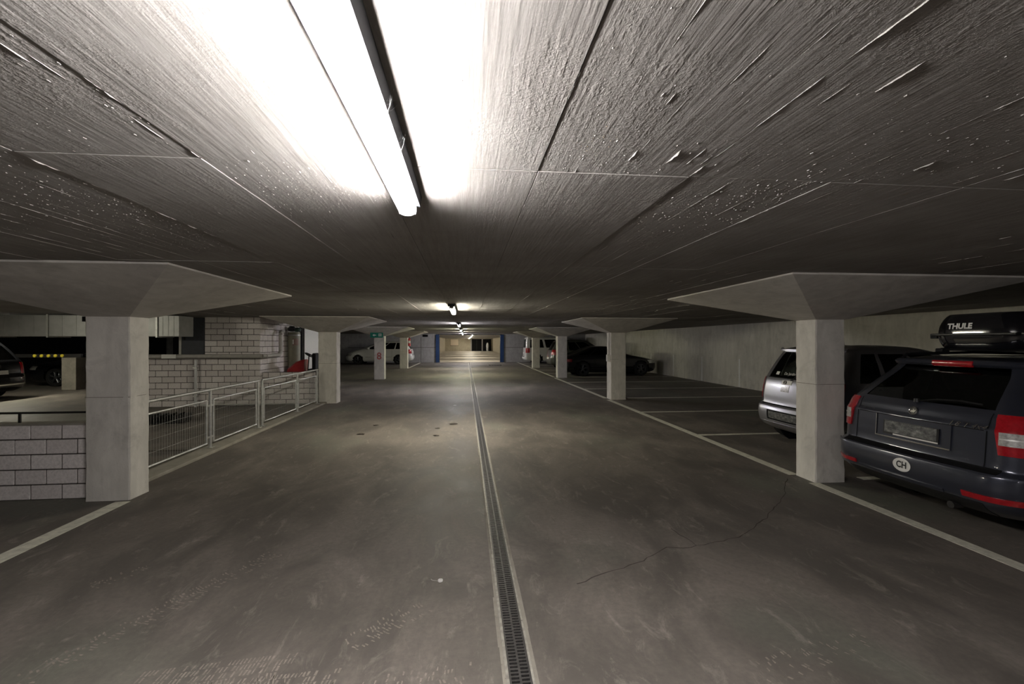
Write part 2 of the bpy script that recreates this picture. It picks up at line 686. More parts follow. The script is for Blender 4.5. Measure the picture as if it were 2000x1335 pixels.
M_RUST = plain('rusty_concrete', (.26, .185, .10), .9, var=.3, scale=40, spec=.1)
rb_ = MB()
for cx, cy, sx_, sy_, n in ((-.70, .93, .05, .07, 130), (-.73, 1.26, .04, .05, 120), (-.72, 1.37, .035, .05, 110), (-1.08, 2.2, .05, .08, 70), (.40, 1.38, .03, .05, 40)):
    for i in range(n):
        x, y = random.gauss(cx, sx_), random.gauss(cy, sy_)
        r = random.uniform(.0015, .004)
        ring = [(x + r * math.cos(t), y + r * 1.5 * math.sin(t), CEIL + .002) for t in (0, 1.26, 2.5, 3.77, 5.0)]
        rb_.add(ring + [(x, y, CEIL - r * .5)], [(k, (k + 1) % 5, 5) for k in range(5)])
tag(rb_.build('rust_crumbs', M_RUST, ceil, recalc=False), kind='stuff')
co = crumbs().build('concrete_crumbs', M_CEIL, ceil, recalc=False, smooth=True, sharp=60)
tag(co, kind='stuff')

# ------------------------------------------------------------------ walls
def wall(name, boxes, mat, label, kind='structure'):
    b = MB()
    for bx in boxes:
        b.box(*bx)
    return tag(b.build(name, mat), label, 'wall', kind=kind)


wr = wall('wall_right', [(WALL_R, WALL_R + .3, -9, WALL_B, 0, CEIL + .01)], M_WALL, 'long pale concrete wall behind the parking bays on the right')
for y in LINES_Y[:11]:
    MB().box(WALL_R - .004, WALL_R, y - .04, y + .04, .02, 1.0).build('bay_mark', M_WHITE, wr)
GX0, GX1 = -2.07, 2.71
wb = wall('wall_back', [(-24, GX0 - .28, WALL_B, WALL_B + .3, 0, CEIL + .01), (GX1 + .28, WALL_R, WALL_B, WALL_B + .3, 0, CEIL + .01),
                        (GX0 - .28, GX1 + .28, WALL_B, WALL_B + .3, 2.16, CEIL + .01)], M_BACK,
          'grey concrete wall around the wide gate opening at the far end of the aisle')
for xa, xb in ((-9, GX0 - .3), (GX1 + .3, WALL_R)):
    MB().box(xa, xb, WALL_B - .012, WALL_B, 1.16, 1.19).build('pour_joint', M_MORTAR, wb)
MB().box(-3.35, -2.95, WALL_B - .06, WALL_B, 2.0, 2.17).build('vent_opening', M_VOID, wb)
MB().box(-3.5, -3.47, WALL_B - .01, WALL_B, 0, 2.0).build('pour_joint', M_MORTAR, wb)
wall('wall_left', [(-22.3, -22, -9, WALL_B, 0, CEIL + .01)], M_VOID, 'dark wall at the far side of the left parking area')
wall('wall_front', [(-22, WALL_R, -9, -8.7, 0, CEIL + .01)], M_BACK, 'concrete wall of the garage behind the viewpoint')
# the second garage hall beyond the gate
FY = 80.0
wall('wall_far', [(-5.6, 7.3, FY, FY + .3, 0, CEIL + .01)], M_FARW, 'pale yellowish end wall of the hall beyond the gate')
wall('wall_far_left', [(-3.9, -3.6, WALL_B + .3, FY, 0, CEIL + .01)], M_FARW, 'left side wall of the lit hall beyond the gate')
wall('wall_far_right', [(4.7, 5.0, WALL_B + .3, FY, 0, CEIL + .01)], M_FARW, 'right side wall of the lit hall beyond the gate')
fd = MB().box(1.0, 2.75, FY - .12, FY - .02, 0, 2.12).build('door_1', M_VOID)
tag(fd, 'black double doorway in the far wall beyond the gate', 'door', kind='structure')
MB().box(.80, 1.0, FY - .16, FY - .01, 0, 2.16).build('door_frame', M_BACK, fd)
MB().box(2.75, 2.9, FY - .16, FY - .01, 0, 2.16).build('door_frame', M_BACK, fd)
MB().box(1.85, 1.9, FY - .14, FY - .11, 0, 2.1).build('door_edge', M_DARKM, fd)
sd = MB().box(2.95, 4.4, FY - .10, FY - .02, 0, 2.1).build('door_2', M_VOID)
tag(sd, 'dark storage recess beside the black far doorway', 'door', kind='structure')
nb = empty('notice_board', (-2.0, FY - .06, 1.1))
tag(nb, 'cream notice board on the far wall beyond the gate', 'board')
MB().box(-.65, .65, -.04, .05, -.1, .95).build('board_panel', M_BOARD, nb, bevel=.01)
MB().box(-.7, .7, -.02, .05, -.15, -.1).build('board_ledge', M_DARKM, nb)
# pale sheet-wrapped bundle in the recess
bb = empty('wrapped_bundle', (3.75, FY - .55, 0))
tag(bb, 'pale wrapped bundle standing in the dark recess of the far wall', 'bundle')
mbb = MB()
mbb.lathe([(.16, 0), (.22, .2), (.2, .6), (.26, .9), (.2, 1.25), (.1, 1.5)], (0, 0, 0), n=9)
mbb.build('bundle_body', M_PANELW, bb, smooth=True)
MB().lathe([(.235, .86), (.27, .9), (.235, .94)], (0, 0, 0), n=9).build('tie_band', M_DARKM, bb)

fh = MB().box(-3.6, 4.7, WALL_B + .02, FY, 0, .012).build('floor_hall', plain('hall_floor_paint', (.44, .40, .33), .55, var=.1, scale=2, spec=.3))
tag(fh, 'pale coated floor of the lit hall beyond the gate', 'floor', kind='structure')
# gate frame: blue posts
gate = empty('gate_frame', ((GX0 + GX1) / 2, WALL_B - .05, 0))
tag(gate, 'blue steel gate frame around the opening at the end of the aisle', 'gate frame')
hw = (GX1 - GX0) / 2
for s in (-1, 1):
    xa, xb = sorted((s * hw, s * (hw + .27)))
    MB().box(xa, xb, -.08, .04, 0, 2.17).build('gate_post', M_BLUE, gate, bevel=.008)
    MB().box(s * hw - .03 if s > 0 else s * hw, s * hw if s > 0 else s * hw + .03, -.03, .02, 0, 2.17).build('guide_rail', M_DARKM, gate)
MB().box(-hw - .1, hw + .1, -.1, .06, 2.17, 2.215).build('gate_header', M_HOUS, gate, bevel=.006)

# ------------------------------------------------------------------ columns with pyramid capitals
def column(xa, xb, ya, yb, capc, label, half=1.26, zt=1.855):
    e = empty('concrete_column', ((xa + xb) / 2, (ya + yb) / 2, 0))
    tag(e, label, 'column', 'columns along the aisle', kind='structure')
    cx, cy = (xa + xb) / 2, (ya + yb) / 2
    # shaft with slightly broken edges
    b = MB()
    n = 26
    ch = .012
    ring0 = [(xa + ch, ya), (xb - ch, ya), (xb, ya + ch), (xb, yb - ch), (xb - ch, yb), (xa + ch, yb), (xa, yb - ch), (xa, ya + ch)]
    vs, fs = [], []
    for k in range(n + 1):
        z = zt * k / n + (0.01 if k == n else 0)
        for i, (x, y) in enumerate(ring0):
            j = .0035
            vs.append((x - cx + random.uniform(-j, j), y - cy + random.uniform(-j, j), z))
    for k in range(n):
        for i in range(8):
            a, c = k * 8 + i, k * 8 + (i + 1) % 8
            fs.append((a, c, c + 8, a + 8))
    fs.append(tuple(range(7, -1, -1)))
    fs.append(tuple(n * 8 + i for i in range(8)))
    b.add(vs, fs)
    b.build('shaft', M_COL, e, smooth=True, sharp=25)
    zj = 1.02 + .1 * (xa % 1)
    MB().box(xa - cx - .0008, xb - cx + .0008, ya - cy - .0008, yb - cy + .0008, zj, zj + .006).build('pour_joint', M_KERB, e)
    # capital: inverted pyramid
    px, py = capc[0] - cx, capc[1] - cy
    lo = [(xa - cx, ya - cy), (xb - cx, ya - cy), (xb - cx, yb - cy), (xa - cx, yb - cy)]
    hi = [(px - half, py - half), (px + half, py - half), (px + half, py + half), (px - half, py + half)]
    b = MB()
    b.add([(x, y, zt) for x, y in lo] + [(x, y, CEIL - .018) for x, y in hi] + [(x, y, CEIL + .006) for x, y in hi],
          [(3, 2, 1, 0), (0, 1, 5, 4), (1, 2, 6, 5), (2, 3, 7, 6), (3, 0, 4, 7), (4, 5, 9, 8), (5, 6, 10, 9), (6, 7, 11, 10), (7, 4, 8, 11), (8, 9, 10, 11)])
    b.build('capital', M_CAP, e)
    return e


LC = [(-3.80, -3.385, 4.97, 5.26), (-3.82, -3.36, 12.28, 12.64), (-3.91, -3.48, 19.95, 20.33), (-3.96, -3.5, 27.9, 28.3)]
RC = [(3.95, 4.31, 4.79, 5.11), (3.99, 4.42, 12.25, 12.62), (4.07, 4.50, 19.98, 20.38), (4.11, 4.56, 27.9, 28.3)]
LN = ['near left concrete column at the end of the low block wall', 'concrete column at the far end of the railing beside the utility room',
      'concrete column carrying the green exit sign', 'farthest left concrete column beside the white people carrier']
RN = ['near right concrete column in front of the silver hatchback', 'concrete column with the white switch box and conduit',
      'concrete column beside the black saloon', 'farthest right concrete column before the white van']
lcol = [column(*c, (-3.56 - .04 * i, COLS_Y[i] + .06), LN[i]) for i, c in enumerate(LC)]
rcol = [column(*c, (4.14 + .05 * i, COLS_Y[i] + .04), RN[i]) for i, c in enumerate(RC)]

# ------------------------------------------------------------------ batten lights
def lathe_profile_diffuser(L, w, h, n=10):
    b = MB()
    prof = [(-w / 2, h)]
    for i in range(n + 1):
        t = PI + PI * i / n
        prof.append((w / 2 * math.cos(t), h * .42 + h * .42 * math.sin(t)))
    prof.append((w / 2, h))
    m = len(prof)
    vs = [(x, y, z) for y in (0, L) for x, z in prof]
    fs = [(i, (i + 1) % m, m + (i + 1) % m, m + i) for i in range(m)]
    fs.append(tuple(range(m)))
    fs.append(tuple(range(2 * m - 1, m - 1, -1)))
    return b.add(vs, fs)


def batten(x, y_end, label, colour, L=1.5, mat=None, rz=0.0, z=CEIL, group='batten lights along the aisle'):
    e = empty('batten_light', (x, y_end - L if rz == 0 else y_end, z), rz)
    tag(e, label, 'light', group)
    hb = MB()
    prof = [(-.058, .003), (-.058, -.004), (-.050, -.046), (.050, -.046), (.058, -.004), (.058, .003)]
    hb.add([(x, y, z_) for y in (-.02, L + .02) for x, z_ in prof], [(i, (i + 1) % 6, 6 + (i + 1) % 6, 6 + i) for i in range(6)] + [(5, 4, 3, 2, 1, 0), (6, 7, 8, 9, 10, 11)])
    hb.build('housing', M_HOUS, e)
    d = lathe_profile_diffuser(L - .012, .068, .046, 8).build('diffuser', mat or M_LAMP[colour], e, smooth=True, sharp=50)
    d.location = (0, .006, -.091)
    for yy in (-.012, L - .004):
        MB().box(-.036, .036, yy, yy + .016, -.082, -.042).build('end_cap', M_LENDCAP, e, bevel=.003)
    return e


batten(-.244, 1.95, 'nearest glowing batten light overhead with cobwebs on its housing', 'neutral')
batten(-.235, 8.95, 'second glowing batten light along the aisle ceiling', 'warm')
batten(-.235, 16.2, 'third glowing batten light along the aisle ceiling', 'cool')
batten(-.235, 22.8, 'fourth glowing batten light along the aisle ceiling', 'olive')
batten(-.235, 28.2, 'fifth glowing batten light along the aisle ceiling', 'warm')
batten(-.235, 34.3, 'sixth glowing batten light just before the gate opening', 'cool')
batten(-.244, -5.1, 'glowing batten light behind the viewpoint', 'neutral')
for i, y in enumerate((38.9, 46.9, 55.3, 63.8, 71.0, 78.0)):  # the last lamp is added to brighten the far end wall
    nth = ['first', 'second', 'third', 'fourth', 'fifth', 'added sixth'][i]
    batten(.55, y, nth + ' batten light in the hall beyond the gate', 'warm', mat=M_LAMPHALL, group='batten lights of the far hall')
batten(-10.4, 7.4, 'batten light over the left parking area', 'warm', group='batten lights of the left parking area')
batten(-13.2, 14.6, 'batten light over the dark cars on the left', 'warm', group='batten lights of the left parking area')
batten(-9.5, 25.5, 'batten light switched off behind the utility room', 'warm', mat=M_PANELW, rz=-PI / 2, group='batten lights of the left parking area')

# cobwebs on the near light
wb_ = MB()
for (cy, n) in ((.60, 12), (1.15, 8), (1.38, 6), (.74, 6)):
    for i in range(n):
        a = Vector((-.244 + .040, cy + random.uniform(-.05, .05), CEIL - random.uniform(.045, .06)))
        c = Vector((-.244 + .062 + random.uniform(0.0, .014), cy + random.uniform(-.07, .07), CEIL - random.uniform(.001, .012)))
        mid = (a + c) / 2 + Vector((.003, 0, -.003))
        wb_.tube([a, mid, c], .00013, 3)
web = wb_.build('cobweb', M_WEB)
tag(web, 'dusty cobweb strands on the side of the nearest light', 'cobweb', kind='stuff')

# ------------------------------------------------------------------ drain channel
drain = empty('drain_channel', (.258, 0, 0))
tag(drain, 'slotted cast iron drain channel running down the middle of the aisle', 'drain')
GL = .5


def grate_mesh():
    b = MB()
    w = .052
    b.box(-w, -w + .008, 0, GL - .004, .001, .008)
    b.box(w - .008, w, 0, GL - .004, .001, .008)
    b.box(-.005, .005, 0, GL - .004, .001, .008)
    n = 20
    for i in range(n):
        y = GL / n * i
        for s, o in ((-1, 0), (1, GL / n * .5)):
            xa, xb = (-w + .006, -.004) if s < 0 else (.004, w - .006)
            yy = y + o
            if yy + .012 < GL:
                b.box(xa, xb, yy, yy + .0115, .0005, .0078)
    return b.mesh('grate', M_IRON, recalc=False)


gm = grate_mesh()
ny = int((35.5 - 1.0) / GL)
for i in range(ny):
    o = bpy.data.objects.new('grate', gm)
    o.location = (0, 1.0 + i * GL, 0)
    link(o, drain)
for s in (-1, 1):
    b = MB()
    y = 1.0
    while y < 35.4:
        L = random.uniform(.6, 1.6)
        b.box(*sorted((s * .0535, s * (.066 + random.uniform(-.003, .004)))), y, min(35.5, y + L) - .004, 0, .0085)
        y += L
    b.build('channel_edge', M_EDGE, drain)
    b = MB()
    y = 1.0
    while y < 35.4:
        L = random.uniform(.25, .8)
        b.box(*sorted((s * .0655, s * (.080 + random.uniform(-.008, .012)))), y, min(35.5, y + L), 0, .002)
        y += L
    b.build('mortar_edge', M_KERB, drain)
MB().box(-.053, .053, 1.0, 35.5, .0, .0006).build('channel_bed', M_VOID, drain)

mh = empty('drain_cover', (2.0, 31.2, 0))
tag(mh, 'dark rectangular drain cover in the floor before the gate', 'drain cover')
MB().box(-.5, .5, -.4, .4, 0, .006).build('cover_frame', M_EDGE, mh)
for i in range(5):
    MB().box(-.46 + .185 * i, -.46 + .185 * i + .17, -.36, .36, .002, .010).build('cover_bar', M_VOID, mh)

# ------------------------------------------------------------------ low block wall on the left (parapet)
def block_mesh(lx, lz, d=.02):
    return MB().box(-lx / 2, lx / 2, 0, d, 0, lz).mesh('concrete_block', M_BLOCK, bevel=.003)


_bm = {}


def blocks(parent, length, height, origin, along, face, bl=.30, bh=.1525, joint=.013, skip=None):
    """running-bond courses; along/face unit vectors; parent at world origin"""
    al, fa = Vector(along), Vector(face)
    ang = math.atan2(al.y, al.x)
    n = max(1, round(height / bh))
    bh2 = height / n
    for r in range(n):
        t = -(bl / 2) if r % 2 else 0.0
        while t < length - .02:
            a, c = max(0, t), min(length, t + bl)
            t += bl
            if c - a < .04:
                continue
            if skip and skip((a + c) / 2, (r + .5) * bh2):
                continue
            lx = round(c - a - joint, 3)
            key = (lx, round(bh2 - joint, 4))
            if key not in _bm:
                _bm[key] = block_mesh(lx, bh2 - joint)
            o = bpy.data.objects.new('concrete_block', _bm[key])
            p = Vector(origin) + al * ((a + c) / 2) + Vector((0, 0, r * bh2 + joint / 2)) + fa * random.uniform(-.0015, .0015)
            o.location = p
            # block's local -Y is its outer face
            rz = math.atan2(fa.y, fa.x) + PI / 2
            o.rotation_euler = (0, 0, rz)
            link(o, parent)


wp = MB().box(-7.6, -3.80, 5.082, 5.21, 0, .755).build('wall_parapet', M_MORTAR)
tag(wp, 'low grey concrete block wall ending at the near left column', 'wall', kind='structure')
blocks(wp, 3.79, .765, (-3.805, 5.07, 0), (-1, 0, 0), (0, -1, 0), bl=.29)
MB().box(-7.6, -3.80, 5.06, 5.225, .755, .772).build('wall_cap', M_KERB, wp)

hr = empty('handrail', (-5.0, 5.15, .772))
tag(hr, 'thin dark steel handrail on top of the low block wall', 'handrail')
MB().cyl((-2.6, 0, .10), (1.2, 0, .10), .011, n=8).build('rail', M_DARKM, hr, smooth=True)
for x in (.45, -.6, -1.65, -2.5):
    MB().box(x - .012, x + .012, -.006, .006, 0, .10).build('post', M_DARKM, hr)

# ------------------------------------------------------------------ kerb and railing beside the aisle
kerb = MB().box(-3.92, -3.60, 5.27, 12.27, 0, .045).build('kerb', M_KERB, bevel=.01)
tag(kerb, 'pale concrete kerb under the mesh railing', 'kerb', kind='structure')

fence = empty('mesh_railing', (-3.75, 5.3, .045))
tag(fence, 'galvanised steel railing with wire mesh panels along the aisle', 'railing')


def fy(y):
    return y - 5.3


for ya, yb in ((5.32, 8.70), (8.83, 12.0)):
    MB().cyl((0, fy(ya), .85), (0, fy(yb), .85), .0215, n=12).build('handrail_tube', M_GALV, fence, smooth=True)
for y in (5.36, 7.12, 8.68, 8.84, 10.60, 11.97):
    p = MB().cyl((0, fy(y), 0), (0, fy(y), .85), .0225, n=12).build('post', M_GALV, fence, smooth=True)
    MB().box(-.05, .05, fy(y) - .05, fy(y) + .05, 0, .008).build('foot_plate', M_GALV, p)
for ya, yb in ((5.44, 7.03), (7.21, 8.60), (8.92, 10.52), (10.68, 11.89)):
    a, c = fy(ya), fy(yb)
    fr = MB()
    for z in (.075, .70):
        fr.cyl((0, a, z), (0, c, z), .014, n=8)
    for y in (a, c):
        fr.cyl((0, y, .075), (0, y, .70), .014, n=8)
    fo_ = fr.build('panel_frame', M_GALV, fence, smooth=True)
    m = MB()
    n = int((c - a) / .05)
    for i in range(1, n):
        y = a + (c - a) * i / n
        m.cyl((0, y, .08), (0, y, .695), .0017, n=5, cap=False)
    for i in range(1, 4):
        z = .075 + .625 * i / 4
        m.cyl((.002, a, z), (.002, c, z), .0017, n=5, cap=False)
    w = m.build('wire_mesh', M_GALV, fo_, recalc=False)
    tag(w, kind='stuff')
    for y in (a, c):
        for z in (.16, .62):
            s = -1 if y == a else 1
            MB().box(-.008, .008, min(y, y + s * .08), max(y, y + s * .08), z - .014, z + .014).build('clamp', M_GALV, fence)

# ------------------------------------------------------------------ utility room of concrete blocks behind the railing
ux0, ux1, uy = -8.6, -5.14, 12.0
wu = empty('wall_utility', (0, 0, 0))
tag(wu, 'concrete block walls of the utility room behind the railing', 'wall', kind='structure')
ub = MB()
ub.box(ux0, ux1 - .009, uy + .008, uy + .16, 0, 1.19)
ub.box(-6.45, ux1 - .009, uy + .008, uy + .16, 1.19, CEIL + .005)
ub.box(ux1 - .16, ux1 - .008, uy + .16, 14.72, 0, CEIL + .005)
ub.box(ux1 - .16, ux1 - .008, 17.8, 19.3, 0, CEIL + .005)
ub.box(ux0, ux1 - .16, 19.14, 19.3, 0, CEIL + .005)
ub.box(ux1, -3.83, uy + .128, uy + .27, 0, .83)
ub.build('wall_core', M_MORTAR, wu)
blocks(wu, ux1 - ux0, 1.19, (ux0, uy, 0), (1, 0, 0), (0, -1, 0), bl=.29)
blocks(wu, ux1 + 6.45, CEIL - 1.20, (-6.45, uy, 1.20), (1, 0, 0), (0, -1, 0), bl=.29, bh=.146)
blocks(wu, 2.72, CEIL, (ux1, uy, 0), (0, 1, 0), (1, 0, 0), bl=.29, bh=.148)
blocks(wu, 1.5, CEIL, (ux1, 17.8, 0), (0, 1, 0), (1, 0, 0), bl=.5, bh=.148)
blocks(wu, -3.83 - ux1, .83, (ux1 + .0, uy + .12, 0), (1, 0, 0), (0, -1, 0), bl=.29, bh=.148)
MB().box(ux0 - .05, -5.1, uy - .10, uy + .16, 1.185, 1.20).build('wall_sill', M_KERB, wu)
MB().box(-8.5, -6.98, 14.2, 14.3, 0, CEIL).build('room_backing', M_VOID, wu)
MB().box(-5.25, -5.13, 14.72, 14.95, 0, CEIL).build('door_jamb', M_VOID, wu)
pl = MB().box(-5.12, -3.86, 12.28, 14.1, 0, .12).build('plinth', M_KERB)
tag(pl, 'low concrete plinth behind the block parapet', 'plinth', kind='structure')

dp = empty('door_3', (-6.98, 12.02, 1.2))
tag(dp, 'dark grey steel door leaf standing in the utility room opening', 'door', kind='structure')
MB().box(0, .52, -.03, .03, 0, 1.0).build('door_leaf', M_HOUS, dp, bevel=.006)
MB().box(-.05, 0, -.05, .05, 0, 1.01).build('door_post', M_PIPE, dp)
MB().box(.06, .09, -.05, -.03, .45, .55).build('door_handle', M_DARKM, dp)

gd = empty('door_4', (-5.10, 14.95, 0))
tag(gd, 'smooth pale sheet door in the side wall of the utility room', 'door', kind='structure')
MB().box(-.06, 0, .0, 2.85, .12, CEIL - .02).build('door_leaf', M_PANELW, gd, bevel=.005)
for y in (.0, 2.8):
    MB().box(-.01, .02, y, y + .05, .12, CEIL - .02).build('door_frame', M_DARKM, gd)

# air duct
duct = empty('air_duct', (0, 11.05, 1.725))
tag(duct, 'large galvanised sheet air duct hanging under the ceiling on the left', 'duct')
xs = [-6.48, -6.95, -8.05, -9.2, -10.35, -11.5, -12.7, -14.0, -15.5]
for a, c in zip(xs[:-1], xs[1:]):
    MB().box(c + .006, a - .006, 0, .55, 0, .47).build('duct_section', M_DUCT, duct, bevel=.004)
    MB().box(c - .018, c + .018, -.025, .575, -.025, .49).build('duct_flange', M_GALV, duct)
    n = 4
    for i in range(1, n):
        x = a + (c - a) * i / n
        MB().box(x - .006, x + .006, -.006, 0, .005, .465).build('duct_rib', M_DUCT, duct)
MB().box(-8.5, -7.9, -.012, 0, .33, .44).build('duct_vent', M_VOID, duct)
MB().box(-12.1, -11.4, -.012, 0, .33, .44).build('duct_vent', M_VOID, duct)

# pipe along the wall
pp = MB()
path = [(-8.6, 11.84, 1.25), (-5.02, 11.84, 1.25), (-4.97, 11.92, 1.25), (-4.97, 12.75, 1.26), (-4.97, 12.84, 1.35), (-4.97, 12.84, 1.80), (-5.0, 12.95, 1.88), (-5.0, 13.1, 1.9)]
pp.tube(path, .05, 12)
pipe = pp.build('grey_pipe', M_PIPE, smooth=True)
tag(pipe, 'grey pipe running along the block wall and up beside the tank', 'pipe')
pv = empty('vertical_pipe', (-6.62, 11.93, 0))
tag(pv, 'pale vertical pipe on the block wall behind the railing', 'pipe')
MB().cyl((0, 0, 0), (0, 0, 1.17), .032, n=12).build('pipe_tube', M_PANELW, pv, smooth=True)
for z in (.25, .95):
    MB().box(-.045, .045, -.036, .06, z, z + .03).build('pipe_clip', M_GALV, pv)
rail = MB().cyl((-6.5, 11.9, .05), (-3.95, 11.9, .05), .018, n=8).build('floor_conduit', M_GALV, smooth=True)
tag(rail, 'thin steel conduit at the foot of the utility wall', 'conduit')
lb = MB().box(-7.30, -6.98, 11.755, 11.785, 1.20, 1.30).build('label_plate', M_WHITE, bevel=.004)
tag(lb, 'white label plate on the sill below the dark opening', 'label plate')

# tank
tk = empty('water_tank', (-4.95, 13.75, .12))
tag(tk, 'tall olive beige cylindrical tank standing against the block wall', 'tank')
MB().lathe([(.15, 0), (.165, .03), (.165, 1.72), (.155, 1.76), (.03, 1.78)], (0, 0, 0), n=28).build('tank_body', M_BEIGE, tk, smooth=True)
MB().lathe([(.169, 1.66), (.172, 1.675), (.169, 1.69)], (0, 0, 0), n=28).build('tank_band', M_GALV, tk, smooth=True)
b = MB()
for i in range(7):
    t0, t1 = -1.5 + .14 * i, -1.5 + .14 * (i + 1)
    b.add([(.168 * math.cos(t0), .168 * math.sin(t0), 1.38), (.168 * math.cos(t1), .168 * math.sin(t1), 1.38),
           (.168 * math.cos(t1), .168 * math.sin(t1), 1.58), (.168 * math.cos(t0), .168 * math.sin(t0), 1.58)], [(0, 1, 2, 3)])
b.build('warning_label', plain('faded_label', (.30, .20, .16), .6), tk)
MB().box(.02, .05, -.185, -.168, 1.42, 1.55).build('label_strip', M_WHITE, tk)
MB().lathe([(.03, 1.78), (.10, 1.80), (.11, 1.88), (.06, 1.93), (.01, 1.94)], (-.05, -.03, 0), n=14).build('tank_valve', M_BLACKP, tk, smooth=True)
MB().lathe([(.02, 1.77), (.09, 1.79), (.10, 1.86), (.03, 1.9)], (.09, .02, 0), n=14).build('valve_cap', plain('dark_green', (.02, .05, .03), .5), tk, smooth=True)


def plant(loc, r, h, n, label, col=None):
    e = empty('leafy_plant', loc)
    tag(e, label, 'plant')
    MB().lathe([(r * .35, 0), (r * .5, h * .42), (r * .45, h * .42)], (0, 0, 0), n=12).build('plant_pot', M_BLACKP, e, smooth=True)
    b = MB()
    for i in range(n):
        a = random.random() * 2 * PI
        el = random.uniform(.1, 1.3)
        d = Vector((math.cos(a) * math.cos(el), math.sin(a) * math.cos(el), math.sin(el)))
        p = Vector((0, 0, h * .42))
        L = r * random.uniform(.6, 1.2)
        s = d.cross(Vector((0, 0, 1))).normalized() * L * .18
        b.add([p, p + d * L * .5 + s, p + d * L + Vector((0, 0, -.25 * L)), p + d * L * .5 - s], [(0, 1, 2, 3)])
    b.build('leaves', col or M_LEAF, e, recalc=False)
    return e


plant((-4.82, 12.58, .12), .22, 1.15 * .55, 60, 'bright green potted plant beside the corner of the block wall')
plant((-4.28, 12.60, .12), .20, 1.25 * .62, 60, 'dark green potted plant in front of the olive tank', plain('plant_leaf_dark', (.03, .06, .025), .7, var=.4))

# ride-on mower
mw = empty('ride_on_mower', (-4.53, 13.2, .12), 0)
mw.scale = (.65, .75, 1.0)
tag(mw, 'red ride-on mower with black seat and steering wheel behind the parapet', 'mower')
b = MB()
prof = [(-.62, .50, .56, .17), (-.55, .46, .74, .21), (-.2, .46, .93, .24), (.12, .46, 1.0, .25), (.16, .46, .98, .25)]
vs, fs = [], []
for x, z0, z1, w in prof:
    vs += [(x, -w, z0), (x, -w, z1 - .06), (x, -w * .7, z1), (x, w * .7, z1), (x, w, z1 - .06), (x, w, z0)]
for k in range(len(prof) - 1):
    for i in range(6):
        j = (i + 1) % 6
        fs.append((k * 6 + i, k * 6 + j, k * 6 + 6 + j, k * 6 + 6 + i))
fs += [(0, 1, 2, 3, 4, 5), tuple(range(len(vs) - 1, len(vs) - 7, -1))]
b.add(vs, fs)
hood = b.build('hood', M_REDP, mw, smooth=True, sharp=40)
MB().box(-.645, -.60, -.12, .12, .5, .6).build('hood_grille', M_BLACKP, hood)
MB().box(-.55, .95, -.26, .26, .30, .46).build('chassis', M_BLACKP, mw, bevel=.02)
MB().cyl((.20, 0, .46), (.27, 0, 1.10), .022, n=8).build('steering_column', M_BLACKP, mw)
b = MB()
R, r = .165, .016
n1, n2 = 24, 8
ax = Vector((.35, 0, .94)).normalized()
uu = Vector((0, 1, 0))
ww = ax.cross(uu)
vs = []
for i in range(n1):
    t = 2 * PI * i / n1
    d = uu * math.cos(t) + ww * math.sin(t)
    for j in range(n2):
        p = 2 * PI * j / n2
        vs.append(Vector((.275, 0, 1.12)) + d * (R + r * math.cos(p)) + ax * (r * math.sin(p)))
fs = [(i * n2 + j, ((i + 1) % n1) * n2 + j, ((i + 1) % n1) * n2 + (j + 1) % n2, i * n2 + (j + 1) % n2) for i in range(n1) for j in range(n2)]
b.add(vs, fs)
for t in (0, 2 * PI / 3, 4 * PI / 3):
    b.cyl(Vector((.275, 0, 1.115)), Vector((.275, 0, 1.12)) + (uu * math.cos(t) + ww * math.sin(t)) * R, .012, n=6)
b.build('steering_wheel', M_BLACKP, mw, smooth=True)
st = MB().box(.30, .60, -.23, .23, .62, .74).build('seat', M_SEAT, mw, bevel=.05)
MB().box(.46, .62, -.23, .23, .70, 1.17).build('seat_back', M_SEAT, st, bevel=.05)
MB().box(.35, .90, -.30, .30, .46, .58).build('rear_fender', M_BLACKP, mw, bevel=.04)
for x, rr, w in ((-.38, .18, .30), (.62, .24, .30)):
    for s in (-1, 1):
        MB().lathe([(rr * .5, -.06), (rr * .95, -.06), (rr, -.03), (rr, .03), (rr * .95, .06), (rr * .5, .06)], (x, s * w, rr), axis='Y', n=20).build('wheel', M_RUBBER, mw, smooth=True)

# black plastic ramp mat on the floor behind the railing
mt = empty('ramp_mat', (-6.1, 9.8, 0), .25)
tag(mt, 'black plastic grid ramp lying on the floor behind the railing', 'ramp')
b = MB()
b.add([(-.45, -.35, 0), (.45, -.35, 0), (.45, .35, 0), (-.45, .35, 0), (-.45, -.35, .02), (.45, -.35, .02), (.45, .35, .12), (-.45, .35, .12)],
      [(3, 2, 1, 0), (4, 5, 6, 7), (0, 1, 5, 4), (1, 2, 6, 5), (2, 3, 7, 6), (3, 0, 4, 7)])
b.build('ramp_body', M_BLACKP, mt)
for i in range(6):
    MB().box(-.42 + .145 * i, -.42 + .145 * i + .02, -.33, .34, .0, .135).build('ramp_rib', M_RUBBER, mt)
strip('expansion_joint', -7.0, -4.1, 7.15, 7.21, M_CRACK, .003)

